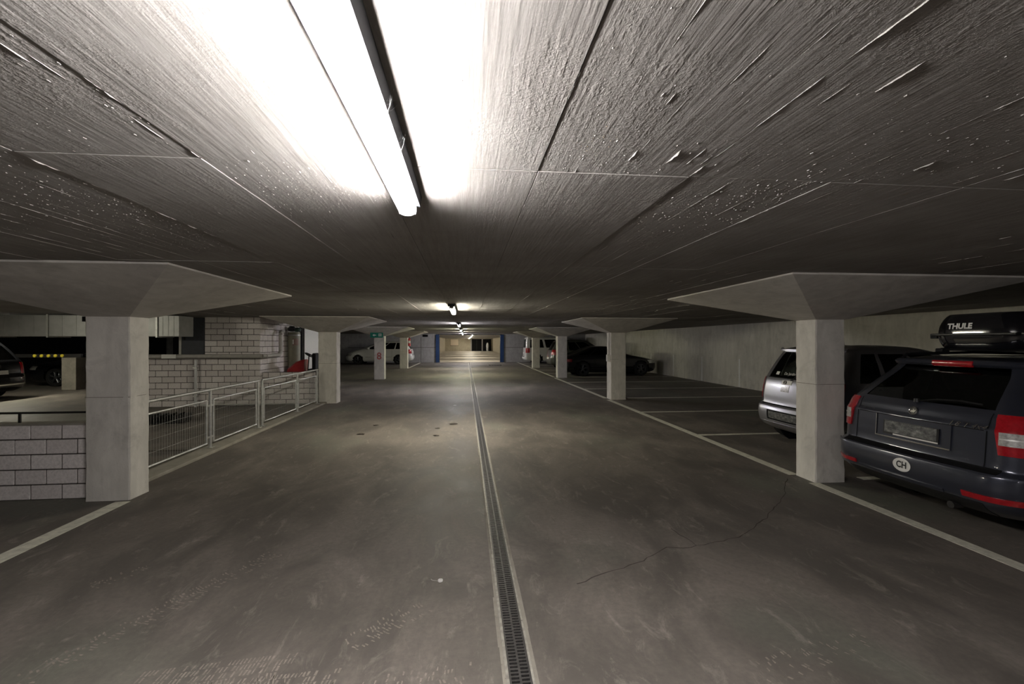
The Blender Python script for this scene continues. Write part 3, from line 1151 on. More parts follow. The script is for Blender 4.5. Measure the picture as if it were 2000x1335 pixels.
# ------------------------------------------------------------------ cars
def pchip(keys):
    xs = [k[0] for k in keys]
    cols = list(zip(*[k[1:] for k in keys]))
    n = len(xs)
    h = [xs[i + 1] - xs[i] for i in range(n - 1)]
    D = []
    for c in cols:
        d = [(c[i + 1] - c[i]) / h[i] for i in range(n - 1)]
        m = [d[0]] + [0.0] * (n - 2) + [d[-1]]
        for i in range(1, n - 1):
            if d[i - 1] * d[i] > 0:
                w1, w2 = 2 * h[i] + h[i - 1], h[i] + 2 * h[i - 1]
                m[i] = (w1 + w2) / (w1 / d[i - 1] + w2 / d[i])
        D.append(m)

    def f(z):
        z = min(max(z, xs[0]), xs[-1])
        i = 0
        while i < n - 2 and z > xs[i + 1]:
            i += 1
        t = (z - xs[i]) / h[i]
        out = []
        for c, m in zip(cols, D):
            out.append((2 * t ** 3 - 3 * t * t + 1) * c[i] + (t ** 3 - 2 * t * t + t) * h[i] * m[i] + (-2 * t ** 3 + 3 * t * t) * c[i + 1] + (t ** 3 - t * t) * h[i] * m[i + 1])
        return out
    return f


class Car:
    """A car hull as a stack of plan outlines. Local x runs from the tail (0) to the nose, z up.
    Outline parameter u: 0 rear centre, 1..2 rear corner, 2..3 side, 3..4 front corner, 5 front centre; negative = right side."""

    def __init__(self, name, label, prof, loc, rz, paint_mat, glass=None, bow=(.06, .10), wheels=(.95, 3.53), wr=.315, arch=.365,
                 rear_win=(1.06, 1.38), front_win=(1.02, 1.37), side_win=(1.02, 1.37), side_cuts=((2.06, 2.28), (2.31, 2.58), (2.61, 2.95)),
                 group=None, alloy=None, track=.0, interior=True, rear_u=.93, cat='car', cladding=None, detail=1.0):
        self.f = pchip(prof)
        self.z0, self.z1 = prof[0][0], prof[-1][0]
        self.bow = bow
        self.e = empty(name, loc, rz)
        tag(self.e, label, cat, group)
        self.paint = paint_mat
        glass = glass or M_GLASSD
        self.wheels = wheels
        R = arch
        # grid
        us = set()
        for a, b_, n in ((0, 1, 8), (1, 2, 6), (2, 3, int(44 * detail)), (3, 4, 6), (4, 5, 8)):
            for i in range(n + 1):
                us.add(round(a + (b_ - a) * i / n, 4))
        for a, c in side_cuts:
            us.update((round(a, 4), round(c, 4)))
        us.add(rear_u)
        us.add(4.07)
        us = sorted(us)
        U = [-u for u in us[:0:-1]] + us        # -5 .. 5
        zs = set(round(k[0], 4) for k in prof)
        z = self.z0
        while z < self.z1:
            zs.add(round(z, 4))
            z += .025 / detail
        for w in (rear_win, front_win, side_win):
            if w:
                zs.update((round(w[0], 4), round(w[1], 4)))
        zs = sorted(zs)
        nU = len(U) - 1                          # -5 and 5 are the same line
        vs = []
        for z in zs:
            for u in U[:-1]:
                p = self.P(u, z)
                if 2 <= abs(u) <= 3:
                    for wx in wheels:
                        dx, dz = p.x - wx, p.z - wr
                        d = math.hypot(dx, dz)
                        if R - .03 < d < R + .03 and d > 1e-4:
                            p.x, p.z = wx + dx / d * R, wr + dz / d * R
                vs.append(p)
        fs, holes = [], 0
        for k in range(len(zs) - 1):
            zm = (zs[k] + zs[k + 1]) / 2
            for i in range(nU):
                um = (U[i] + U[i + 1]) / 2
                au = abs(um)
                if rear_win and au < rear_u and rear_win[0] < zm < rear_win[1]:
                    continue
                if front_win and au > 4.07 and front_win[0] < zm < front_win[1]:
                    continue
                if side_win and side_win[0] < zm < side_win[1] and any(a < au < c for a, c in side_cuts):
                    continue
                idx = (k * nU + i, k * nU + (i + 1) % nU, (k + 1) * nU + (i + 1) % nU, (k + 1) * nU + i)
                if 2 <= au <= 3:
                    cx = sum(vs[j].x for j in idx) / 4
                    cz = sum(vs[j].z for j in idx) / 4
                    if any(math.hypot(cx - wx, cz - wr) < R - .004 for wx in wheels):
                        continue
                fs.append(idx)
        top = (len(zs) - 1) * nU
        fs.append(tuple(top + i for i in range(nU)))
        b = MB()
        b.add(vs, fs)
        self.body = b.build('body_shell', paint_mat, self.e, smooth=True, sharp=32, recalc=False)
        # underside
        b = MB()
        ring = [self.P(u, self.z0 + .005) for u in U[:-1]]
        b.add([(p.x, p.y * .98, p.z) for p in ring], [tuple(range(nU))])
        xr, xf, w, rr, rf = self.f(.5)
        for wx in wheels:
            for s in (-1, 1):
                b.lathe([(R * 1.04, -.01), (R * 1.04, .01)], (wx, s * (w - .30), wr + .02), axis='Y', n=16)
        b.box(.3, xf - .3, -w + .32, w - .32, .26, .52)
        b.build('underbody', M_VOID, self.e)
        # glass
        if rear_win:
            self.patch('rear_window', lambda z: -rear_u, lambda z: rear_u, *rear_win, 12, 6, -.004, glass)
        if front_win:
            b = MB()
            pts = []
            nz, nu = 6, 12
            for k in range(nz + 1):
                z = front_win[0] + (front_win[1] - front_win[0]) * k / nz
                for i in range(nu + 1):
                    t = -1 + 2 * i / nu
                    u = (5 - .93 * abs(t)) * (1 if t >= 0 else -1)
                    pts.append(self.P(u, z))
            b.add(pts, [(k * (nu + 1) + i, k * (nu + 1) + i + 1, (k + 1) * (nu + 1) + i + 1, (k + 1) * (nu + 1) + i) for k in range(nz) for i in range(nu)])
            b.build('windscreen', glass, self.e, smooth=True)
        if side_win:
            for a, c in side_cuts:
                for s in (-1, 1):
                    self.patch('side_window', lambda z, a=a, s=s: s * a, lambda z, c=c, s=s: s * c, *side_win, 8, 4, -.004, glass)
        # wheels
        if not hasattr(Car, 'wm'):
            Car.wm = {}
        key = (wr, (alloy or M_ALLOY).name)
        if key not in Car.wm:
            wd = .095
            ty = MB().lathe([(wr * .66, -wd), (wr * .93, -wd), (wr, -wd * .7), (wr, wd * .7), (wr * .93, wd), (wr * .66, wd), (wr * .62, wd * .6), (wr * .62, -wd * .6)],
                            (0, 0, 0), axis='Y', n=32, close=True).mesh('wheel', M_RUBBER, smooth=True)
            rb = MB()
            rb.lathe([(wr * .67, -.098), (wr * .64, -.098), (wr * .60, -.05), (wr * .60, .05), (wr * .64, .098), (wr * .67, .098)], (0, 0, 0), axis='Y', n=32, close=True)
            for sgn in (-1, 1):
                rb.lathe([(.035, .055 * sgn), (.06, .085 * sgn), (.02, .092 * sgn)], (0, 0, 0), axis='Y', n=16)
                for i in range(5):
                    t = 2 * PI * i / 5 + .3
                    for dt in (-.16, .16):
                        c0 = Vector((math.cos(t) * .04, .075 * sgn, math.sin(t) * .04))
                        c1 = Vector((math.cos(t + dt) * wr * .63, .085 * sgn, math.sin(t + dt) * wr * .63))
                        rb.cyl(c0, c1, .016, .012, n=6)
            rm = rb.mesh('rim', alloy or M_ALLOY, smooth=True)
            Car.wm[key] = (ty, rm)
        ty, rm = Car.wm[key]
        for wx in wheels:
            for s in (-1, 1):
                o = bpy.data.objects.new('wheel', ty)
                o.location = (wx, s * (w - .115 - track), wr)
                link(o, self.e)
                r_ = bpy.data.objects.new('rim', rm)
                link(r_, o)
        if interior:
            for x, n in ((wheels[0] + .35, 2), (wheels[0] + 1.25, 2)):
                for s in (-1, 1):
                    sb = MB()
                    sb.box(x, x + .48, s * .36 - .24, s * .36 + .24, .42, .56)
                    st = sb.build('car_seat', M_SEAT, self.e, bevel=.04)
                    b = MB()
                    b.add([(x - .12, s * .36 - .23, 1.06), (x - .12, s * .36 + .23, 1.06), (x - .02, s * .36 + .23, 1.08), (x - .02, s * .36 - .23, 1.08),
                           (x + .02, s * .36 - .25, .5), (x + .02, s * .36 + .25, .5), (x + .14, s * .36 + .25, .5), (x + .14, s * .36 - .25, .5)],
                          [(0, 1, 2, 3), (7, 6, 5, 4), (0, 4, 5, 1), (1, 5, 6, 2), (2, 6, 7, 3), (3, 7, 4, 0)])
                    b.build('seat_back', M_SEAT, st, bevel=.03)
                    MB().lathe([(.02, -.13), (.075, -.12), (.09, 0), (.075, .12), (.02, .13)], (x - .09, s * .36, 1.18), axis='Y', n=12).build('headrest', M_SEAT, st, smooth=True)
            xa = self.f(.95)[1] - 1.15
            MB().box(xa, xa + .55, -.62, .62, .62, .90).build('dashboard', M_SEAT, self.e, bevel=.05)

    def P(self, u, z):
        s = 1 if u >= 0 else -1
        a = abs(u)
        xr, xf, w, rr, rf = self.f(z)
        we = w * .972
        br, bf = self.bow
        yr, yf = we - rr, we - rf
        xr0 = xr + br * (yr / we) ** 2
        xf0 = xf - bf * (yf / we) ** 2
        if a <= 1:
            y = yr * a
            x = xr + br * (y / we) ** 2
        elif a <= 2:
            t = (a - 1) * PI / 2
            y = yr + rr * math.sin(t)
            x = xr0 + rr * (1 - math.cos(t))
        elif a <= 3:
            t = a - 2
            x = xr0 + rr + (xf0 - rf - xr0 - rr) * t
            y = w * (1 - .028 * (2 * t - 1) ** 4)
        elif a <= 4:
            t = (a - 3) * PI / 2
            y = yf + rf * math.cos(t)
            x = xf0 - rf + rf * math.sin(t)
        else:
            y = yf * (5 - a)
            x = xf - bf * (y / we) ** 2
        return Vector((x, s * y, z))

    def N(self, u, z):
        du = (self.P(min(u + .01, 5), z) - self.P(max(u - .01, -5), z))
        dz = (self.P(u, min(z + .004, self.z1)) - self.P(u, max(z - .004, self.z0)))
        n = du.cross(dz)
        if n.length < 1e-9:
            return Vector((-1, 0, 0))
        n.normalize()
        p = self.P(u, z)
        xr, xf, w, rr, rf = self.f(z)
        c = Vector((min(max(p.x, xr + w), xf - w), 0, p.z - .15 * (p.z - .6)))
        return n if n.dot(p - c) > 0 else -n

    def uy(self, y, z):
        xr, xf, w, rr, rf = self.f(z)
        we = w * .972
        a = abs(y)
        s = 1 if y >= 0 else -1
        if a <= we - rr:
            return s * a / (we - rr)
        return s * (1 + math.asin(min(1, (a - we + rr) / rr)) / (PI / 2))

    def ux(self, x, z, s=1):
        xr, xf, w, rr, rf = self.f(z)
        we = w * .972
        a = xr + self.bow[0] * ((we - rr) / we) ** 2 + rr
        b = xf - self.bow[1] * ((we - rf) / we) ** 2 - rf
        return s * (2 + (x - a) / (b - a))

    def patch(self, name, fa, fb, z0, z1, nu, nz, off, mat, parent=None, thick=0.0, zf=None):
        """a piece of the hull surface between u=fa(z) and u=fb(z), moved out by off; zf(t, z) may bend the z rows"""
        b = MB()
        front, back = [], []
        for k in range(nz + 1):
            z = z0 + (z1 - z0) * k / nz
            ua, ub = fa(z), fb(z)
            for i in range(nu + 1):
                t = i / nu
                u = ua + (ub - ua) * t
                zz = zf(t, z) if zf else z
                n = self.N(u, zz)
                p = self.P(u, zz)
                front.append(p + n * off)
                back.append(p + n * (off - thick))
        W = nu + 1
        fs = [(k * W + i, k * W + i + 1, (k + 1) * W + i + 1, (k + 1) * W + i) for k in range(nz) for i in range(nu)]
        if thick:
            m = len(front)
            bd = [i for i in range(W)] + [k * W + nu for k in range(1, nz + 1)] + [nz * W + i for i in range(nu - 1, -1, -1)] + [k * W for k in range(nz - 1, 0, -1)]
            for i in range(len(bd)):
                a, c = bd[i], bd[(i + 1) % len(bd)]
                fs.append((a, c, m + c, m + a))
            b.add(front + back, fs)
        else:
            b.add(front, fs)
        return b.build(name, mat, parent or self.e, smooth=True, sharp=50)

    def ypatch(self, name, y0, y1, z0, z1, off, mat, parent=None, thick=.006, nu=8, nz=4, zf=None):
        return self.patch(name, lambda z: self.uy(y0, z), lambda z: self.uy(y1, z), z0, z1, nu, nz, off, mat, parent, thick, zf)

    def lettering(self, name, txt, size, y, z, mat, off=.004, parent=None, shear=0.0, sx=1.0, res=3, bold=0.0):
        vs, fs = text_verts(txt, size, res, shear, bold)
        out = []
        for x_, y_, _ in vs:
            zz = z + y_ * .97
            u = self.uy(y - x_ * sx, zz)
            out.append(self.P(u, zz) + self.N(u, zz) * off)
        return MB().add(out, fs).build(name, mat, parent or self.e, recalc=False)

    def mirror(self, x, z, mat):
        for s in (-1, 1):
            p = self.P(self.ux(x, z, s), z)
            b = MB()
            b.lathe([(.02, -.09), (.07, -.08), (.085, 0), (.07, .08), (.02, .09)], (p.x, p.y + s * .12, p.z + .05), axis='Y', n=12)
            o = b.build('door_mirror', mat, self.e, smooth=True)
            MB().cyl((p.x, p.y - s * .02, p.z), (p.x, p.y + s * .08, p.z + .03), .02, n=6).build('mirror_arm', M_BLACKP, o)


# ---- dark blue-grey estate car, right foreground
P_GREY = paint('paint_blue_grey', (.042, .046, .064), .5, .28)
prof_est = [(.22, .20, 4.30, .78, .26, .40), (.28, .10, 4.45, .85, .27, .42), (.36, .035, 4.52, .882, .28, .44), (.46, .012, 4.55, .888, .28, .46),
            (.565, .025, 4.55, .89, .27, .46), (.60, .10, 4.54, .888, .24, .45), (.72, .115, 4.48, .884, .22, .45), (.86, .125, 4.22, .876, .22, .45),
            (.905, .128, 3.95, .872, .21, .44), (.93, .145, 3.75, .868, .21, .42), (1.0, .170, 3.42, .852, .20, .35), (1.06, .215, 3.22, .82, .19, .30),
            (1.2, .36, 2.90, .755, .18, .28), (1.33, .50, 2.58, .685, .17, .27), (1.385, .535, 2.42, .655, .17, .27), (1.405, .50, 2.35, .640, .17, .27), (1.43, .56, 2.25, .60, .17, .27),
            (1.455, .75, 2.05, .50, .16, .25), (1.465, 1.0, 1.85, .34, .10, .2)]
car = Car('estate_car', 'dark blue-grey estate car with CH sticker and roof box', prof_est, (3.95, 3.80, 0), 0, P_GREY, M_GLASSD,
          rear_win=(1.055, 1.375), front_win=(1.06, 1.38), side_win=(1.06, 1.375), wheels=(.98, 3.56), rear_u=.96)
C = car
for s in (-1, 1):
    # tail light: red upper and lower, clear band between
    def fa(z, s=s):
        return C.uy(s * (.625 + .05 * (1.03 - z) / .3), z)

    def fb(z, s=s):
        return s * 2.07
    tl = C.patch('tail_light', fa, fb, .725, 1.025, 14, 10, .012, M_REDL, thick=.02)
    C.patch('clear_band', lambda z, s=s: C.uy(s * .675, z), lambda z, s=s: s * 1.9, .80, .90, 12, 4, .016, M_CLEARL, parent=tl, thick=.006)
    C.patch('lens_rib', lambda z, s=s: C.uy(s * .68, z), lambda z, s=s: s * 1.88, .845, .855, 12, 1, .019, M_GALV, parent=tl, thick=.004)
    C.ypatch('bumper_reflector', s * .50, s * .82, .365, .408, .010, M_REDL, thick=.01, nu=14, zf=None)
C.ypatch('tailgate_shadow_gap', -.70, .70, .575, .612, .004, M_VOID, nu=20)
C.ypatch('bumper_step', -.80, .80, .548, .570, .012, P_GREY, nu=20, thick=.03)
C.ypatch('bumper_strip', -.36, .80, .345, .372, .012, P_GREY, nu=20, thick=.02)
C.ypatch('rear_valance', -.62, .62, .23, .335, .004, M_BLACKP, nu=16, thick=.004)
for s in (-1, 1):
    C.patch('tailgate_seam', lambda z, s=s: C.uy(s * .588, z), lambda z, s=s: C.uy(s * .596, z), .60, 1.03, 1, 12, .0025, M_VOID)
C.ypatch('tailgate_crease', -.57, .57, .893, .900, .003, M_VOID, nu=16, thick=.003)
pr = C.ypatch('plate_recess', -.34, .34, .695, .893, .002, P_GREY, nu=14, thick=.003)
C.ypatch('recess_trim', -.35, .35, .682, .692, .014, M_CHROME, nu=14, thick=.012, parent=pr)
for s in (-1, 1):
    C.ypatch('recess_trim', s * .345, s * .352, .682, .893, .012, M_CHROME if s > 0 else P_GREY, nu=1, thick=.01, parent=pr)
npl = C.ypatch('number_plate', -.26, .26, .715, .845, .016, M_BLACKP, nu=10, thick=.012)
t_ = NT('smeared_plate')
vv = t_.coords((3, 3, 5))
pc = t_.ramp(t_.noise(vv, 5.5, 4, .7), [(.35, (.03, .032, .035)), (.6, (.16, .16, .155)), (.75, (.38, .37, .35))])
M_PLATE = t_.fin(pc, .45)
C.ypatch('plate_face', -.245, .245, .735, .840, .0185, M_PLATE, nu=10, thick=.003, parent=npl)
C.ypatch('plate_rim', -.26, .15, .716, .728, .020, M_WHITE, nu=10, thick=.003, parent=npl)
# round emblem
em = empty('emblem')
em.parent = C.e
p, n = C.P(0, .965), C.N(0, .965)
em.location = p + n * .004
em.rotation_euler = n.to_track_quat('Z', 'Y').to_euler()
eb = MB()
eb.lathe([(.033, 0), (.040, 0), (.040, .006), (.037, .009), (.033, .006)], (0, 0, 0), n=28, close=True)
eb.build('emblem_ring', M_CHROME, em, smooth=True)
MB().lathe([(.034, 0), (.034, .002)], (0, 0, 0), n=28).build('emblem_disc', M_BLACKP, em)
vs = [(-.026, -.012), (.004, -.012), (.004, -.022), (.024, 0), (.026, .016), (.012, .006), (.004, .022), (-.004, .006), (-.02, .002)]
MB().add([(x, y, .006) for x, y in vs] + [(x, y, .001) for x, y in vs], [tuple(range(9))] + [(i, (i + 1) % 9, 9 + (i + 1) % 9, 9 + i) for i in range(9)]).build('emblem_wing', M_CHROME, em)
C.lettering('badge_lettering', '1.8 T 4x4', .052, -.45, .915, M_CHROME, .005, shear=.25, sx=1.35)
C.lettering('maker_lettering', 'SKODA', .034, .47, .93, M_DALLOY, .004, sx=1.3)
# CH sticker
b = MB()
pts = []
for i in range(36):
    t = 2 * PI * i / 36
    yy, zz = -.02 + .085 * math.cos(t), .478 + .060 * math.sin(t)
    u = C.uy(yy, zz)
    pts.append(C.P(u, zz) + C.N(u, zz) * .004)
b.add(pts, [tuple(range(36))])
stk = b.build('country_sticker', M_WHITE, C.e)
C.lettering('sticker_lettering', 'CH', .082, -.02, .478, M_BLACKP, .0055, parent=stk, sx=.85, bold=.0022)
# spoiler with brake light, wiper
C.ypatch('roof_spoiler', -.56, .56, 1.394, 1.416, .020, P_GREY, nu=16, thick=.05)
C.ypatch('brake_light', -.22, .12, 1.400, 1.409, .028, M_REDL, nu=12, thick=.012)
wp0 = C.P(C.uy(.0, 1.045), 1.045)
b = MB()
pts = [C.P(C.uy(y, z), z) + C.N(C.uy(y, z), z) * .02 for y, z in ((0, 1.045), (-.15, 1.075), (-.33, 1.085), (-.50, 1.075))]
b.tube(pts, .008, 6)
wpr = b.build('rear_wiper', M_BLACKP, C.e)
MB().lathe([(.025, 0), (.022, .03), (.008, .034)], tuple(pts[0] - Vector((0, 0, .01))), axis='Z', n=12).build('wiper_hub', M_BLACKP, wpr)
# roof rails
for s in (-1, 1):
    b = MB()
    pp_ = [(.62, s * .56, 1.425), (.70, s * .575, 1.475), (1.5, s * .585, 1.49), (2.1, s * .575, 1.475), (2.2, s * .56, 1.43)]
    b.tube(pp_, .014, 8)
    b.build('roof_rail', M_BLACKP, C.e, smooth=True)
for s in (-1, 1):
    C.patch('door_handle', lambda z, s=s: C.ux(1.55, z, s), lambda z, s=s: C.ux(1.75, z, s), .86, .885, 4, 2, .03, P_GREY, thick=.03)
    for xx in (.98, 1.85, 2.75):
        C.patch('door_seam', lambda z, s=s, xx=xx: C.ux(xx + (.25 if xx < 1 else 0), z, s), lambda z, s=s, xx=xx: C.ux(xx + .006 + (.25 if xx < 1 else 0), z, s), .40 if xx > 1 else .75, 1.04, 1, 10, .002, M_VOID)
C.mirror(2.95, 1.0, P_GREY)
MB().cyl((.12, -.35, .23), (.22, -.35, .23), .03, n=12).build('exhaust_pipe', M_DARKM, C.e, smooth=True)

# ---- roof box on its bars
rb = empty('roof_box', (4.74, 3.82, 1.52))
tag(rb, 'black glossy roof box with white THULE lettering on the estate car', 'roof box')


def box_shell(z0, z1, name, grow, seam):
    """z rings of a rounded plan outline"""
    b = MB()
    n = 40
    levels = 9
    vs, fs = [], []
    for k in range(levels + 1):
        t = k / levels
        z = z0 + (z1 - z0) * t
        if seam == 'lid':
            q = math.cos(t * PI / 2 * .93)
            sc = .60 + .40 * q ** .45
        else:
            q = math.sin((t * .9 + .1) * PI / 2)
            sc = .78 + .22 * q ** .6
        hx, hy = 1.02 * (1 - (1 - sc) * .22), .455 * (1 - (1 - sc) * .8) * grow
        for i in range(n):
            a = 2 * PI * i / n
            ca, sa = math.cos(a), math.sin(a)
            ex = 5.5
            r = (abs(ca) ** ex + abs(sa) ** ex) ** (-1 / ex)
            x, y = hx * r * ca, hy * r * sa
            if x > .3:
                y *= 1 - .35 * ((x - .3) / .72) ** 2
            vs.append((x + 1.0, y, z))
    for k in range(levels):
        for i in range(n):
            j = (i + 1) % n
            fs.append((k * n + i, k * n + j, (k + 1) * n + j, (k + 1) * n + i))
    fs.append(tuple(range(n - 1, -1, -1)))
    fs.append(tuple(levels * n + i for i in range(n)))
    b.add(vs, fs)
    return b.build(name, M_BLACKG, rb, smooth=True, sharp=60)


lid = box_shell(.16, .35, 'lid', 1.0, 'lid')
base = box_shell(.015, .15, 'base', 1.0, 'base')
MB().box(-.03, .03, -.36, .36, .140, .165).build('seam_lip', M_BLACKP, rb, bevel=.008)
for y in (.415, -.415):
    MB().box(.06, .20, y - .035, y + .035, .115, .165).build('corner_latch', M_BLACKP, rb, bevel=.006)
for y0_, y1_, z_ in ((.06, .10, .095), (-.13, .09, .08)):
    pass
vs, fs = text_verts('THULE', .072, 2, bold=.0035)
mbx = MB().add([(1.0 - 1.02 * (1 - (1 - (.6 + .4 * math.cos((.07 + z) / .19 * PI / 2 * .93) ** .45)) * .22) - .006, .10 - x, .23 + z) for x, z, _ in vs], fs)
tx = mbx.build('box_lettering', M_WHITE, rb, recalc=False)
for x in (.35, 1.15):
    MB().box(x, x + .03, -.60, .60, -.012, .018).build('cross_bar', M_BLACKP, rb, bevel=.004)
    for s in (-1, 1):
        MB().box(x - .03, x + .06, s * .59 - .04, s * .59 + .04, -.05, .012).build('bar_foot', M_BLACKP, rb, bevel=.01)

# ---- silver hatchback behind the near right column
P_SILV = paint('paint_silver', (.55, .55, .59), .9, .30)
prof_hat = [(.20, .22, 3.45, .72, .24, .36), (.27, .08, 3.58, .79, .26, .38), (.36, .025, 3.64, .825, .27, .40), (.48, .010, 3.66, .832, .27, .42),
            (.58, .03, 3.65, .832, .26, .42), (.615, .10, 3.64, .830, .22, .42), (.75, .115, 3.56, .828, .20, .42), (.90, .135, 3.30, .82, .20, .40),
            (1.0, .16, 3.0, .81, .19, .36), (1.04, .18, 2.85, .80, .18, .32), (1.2, .26, 2.55, .755, .17, .28), (1.38, .36, 2.2, .70, .16, .26),
            (1.45, .40, 2.05, .67, .16, .26), (1.48, .40, 1.95, .65, .16, .26), (1.52, .55, 1.75, .58, .16, .24), (1.545, .75, 1.55, .44, .14, .2), (1.553, .95, 1.4, .3, .1, .15)]
S = Car('hatchback', 'small silver hatchback parked behind the near right column', prof_hat, (4.80, 6.50, 0), 0, P_SILV, M_GLASS,
        rear_win=(1.035, 1.44), front_win=(1.04, 1.45), side_win=(1.03, 1.43), wheels=(.68, 3.0), wr=.29, arch=.34, rear_u=.97,
        side_cuts=((2.08, 2.24), (2.28, 2.60), (2.64, 2.95)))
for s in (-1, 1):
    tl = S.patch('tail_light', lambda z, s=s: s * 1.32, lambda z, s=s: s * 1.86, .68, 1.02, 6, 10, .008, M_REDL, thick=.012)
    S.patch('clear_band', lambda z, s=s: s * 1.40, lambda z, s=s: s * 1.78, .82, .88, 5, 2, .011, M_CLEARL, parent=tl, thick=.004)
    S.patch('tailgate_seam', lambda z, s=s: s * 1.14, lambda z, s=s: s * 1.19, .62, 1.03, 1, 12, .002, M_VOID)
S.ypatch('tailgate_gap', -.64, .64, .60, .612, .003, M_VOID, nu=16, thick=.003)
pr = S.ypatch('plate_recess', -.40, .40, .375, .525, .004, M_VOID, nu=14, thick=.003)
S.ypatch('recess_trim', .37, .40, .375, .525, .012, P_SILV, nu=2, thick=.01, parent=pr)
S.ypatch('recess_lip', -.40, .40, .362, .378, .014, P_SILV, nu=14, thick=.02, parent=pr)
npl = S.ypatch('number_plate', -.30, .34, .395, .51, .010, M_BLACKP, nu=8, thick=.006)
S.ypatch('plate_face', -.29, .33, .40, .505, .0125, M_PLATE, nu=8, thick=.003, parent=npl)
S.ypatch('bumper_crease', -.70, .70, .325, .335, .006, P_SILV, nu=14, thick=.006)
S.ypatch('roof_spoiler', -.62, .62, 1.455, 1.478, .050, P_SILV, nu=14, thick=.09)
S.ypatch('window_band', -.60, .60, 1.025, 1.037, .003, M_BLACKP, nu=12, thick=.003)
bs = S.ypatch('badge_plate', -.02, .20, .935, 1.0, .006, M_WHITE, nu=4, thick=.004)
p, n = S.P(S.uy(.12, .967), .967), S.N(S.uy(.12, .967), .967)
b = MB()
fr_ = n.to_track_quat('Z', 'Y')
for R_, ex in ((.030, 1.25), (.016, 1.2)):
    vs_ = []
    for i in range(20):
        t = 2 * PI * i / 20
        for rr_, hh in ((R_, .008), (R_ - .006, .008), (R_ - .006, .0), (R_, .0)):
            vs_.append(p + fr_ @ Vector((rr_ * ex * math.cos(t), rr_ * math.sin(t), hh + .004)))
    b.add(vs_, [(i * 4 + j, ((i + 1) % 20) * 4 + j, ((i + 1) % 20) * 4 + (j + 1) % 4, i * 4 + (j + 1) % 4) for i in range(20) for j in range(4)])
b.build('emblem', M_DARKM, bs, smooth=True)
S.ypatch('handle_recess', .02, .20, .82, .925, .006, M_CLEARL, nu=4, thick=.01)
S.ypatch('window_sticker', .35, .43, 1.075, 1.125, .002, M_WHITE, nu=2, thick=.002)
S.lettering('window_lettering', 'De Jardin', .06, .10, 1.10, M_WHITE, .003, sx=1.1)
b = MB()
b.tube([S.P(S.uy(y, z), z) + S.N(S.uy(y, z), z) * .015 for y, z in ((-.02, 1.02), (-.1, 1.08), (-.35, 1.14))], .008, 6)
b.build('rear_wiper', M_BLACKP, S.e)
MB().lathe([(.03, 0), (.03, .05)], tuple(S.P(0, 1.0)), axis='X', n=10).build('wiper_hub', M_BLACKP, S.e)
S.mirror(2.30, 1.02, P_SILV)
for s in (-1, 1):
    for xx in (1.05, 2.05):
        S.patch('door_seam', lambda z, s=s, xx=xx: S.ux(xx, z, s), lambda z, s=s, xx=xx: S.ux(xx + .006, z, s), .38, 1.02, 1, 10, .002, M_VOID)

# ---- generic cars further away
def lights(K, zr, yr_, col_front=True, zf_=(.60, .74), yf_=.45):
    for s in (-1, 1):
        K.patch('tail_light', lambda z, s=s: K.uy(s * yr_, z), lambda z, s=s: s * 2.04, zr[0], zr[1], 8, 5, .008, M_REDL, thick=.012)
        if col_front:
            K.patch('headlight', lambda z, s=s: s * 3.95, lambda z, s=s: s * 3.02, zf_[0], zf_[1], 8, 4, .006, M_CLEARL, thick=.01)


def seams(K, xs_, z0, z1):
    for s in (-1, 1):
        for xx in xs_:
            K.patch('door_seam', lambda z, s=s, xx=xx: K.ux(xx, z, s), lambda z, s=s, xx=xx: K.ux(xx + .008, z, s), z0, z1, 1, 8, .002, M_VOID)


P_BLACK = paint('paint_black', (.006, .0065, .008), .2, .25)
P_DGREEN = paint('paint_dark_grey', (.06, .062, .052), .4, .35)
P_WHITE = paint('paint_white', (.62, .62, .60), .05, .35)
prof_sal = [(.17, .22, 4.45, .78, .26, .42), (.26, .06, 4.62, .86, .27, .45), (.45, .01, 4.68, .90, .28, .48), (.62, .01, 4.67, .90, .27, .48), (.75, .03, 4.55, .895, .24, .46),
            (.86, .08, 4.15, .885, .22, .45), (.93, .16, 3.75, .87, .21, .42), (.97, .32, 3.50, .85, .20, .36), (1.04, .55, 3.2, .80, .19, .32), (1.2, .95, 2.85, .72, .18, .28),
            (1.35, 1.35, 2.45, .63, .17, .26), (1.385, 1.5, 2.3, .58, .16, .25), (1.40, 1.7, 2.1, .45, .12, .15)]
BS = Car('saloon_car', 'low black saloon car behind the middle right columns', prof_sal, (4.48, 21.75, 0), 0, P_BLACK, M_GLASSD, rear_win=(1.0, 1.34), front_win=(1.0, 1.34),
         side_win=(.99, 1.33), wheels=(.98, 3.80), wr=.34, arch=.385, alloy=M_DALLOY, interior=False, detail=.8)
lights(BS, (.66, .80), .42)
seams(BS, (1.5, 2.5), .35, .95)
BS.mirror(2.95, 1.0, P_BLACK)
BS.ypatch('number_plate', -.26, .26, .55, .66, .008, M_WHITE, thick=.006)

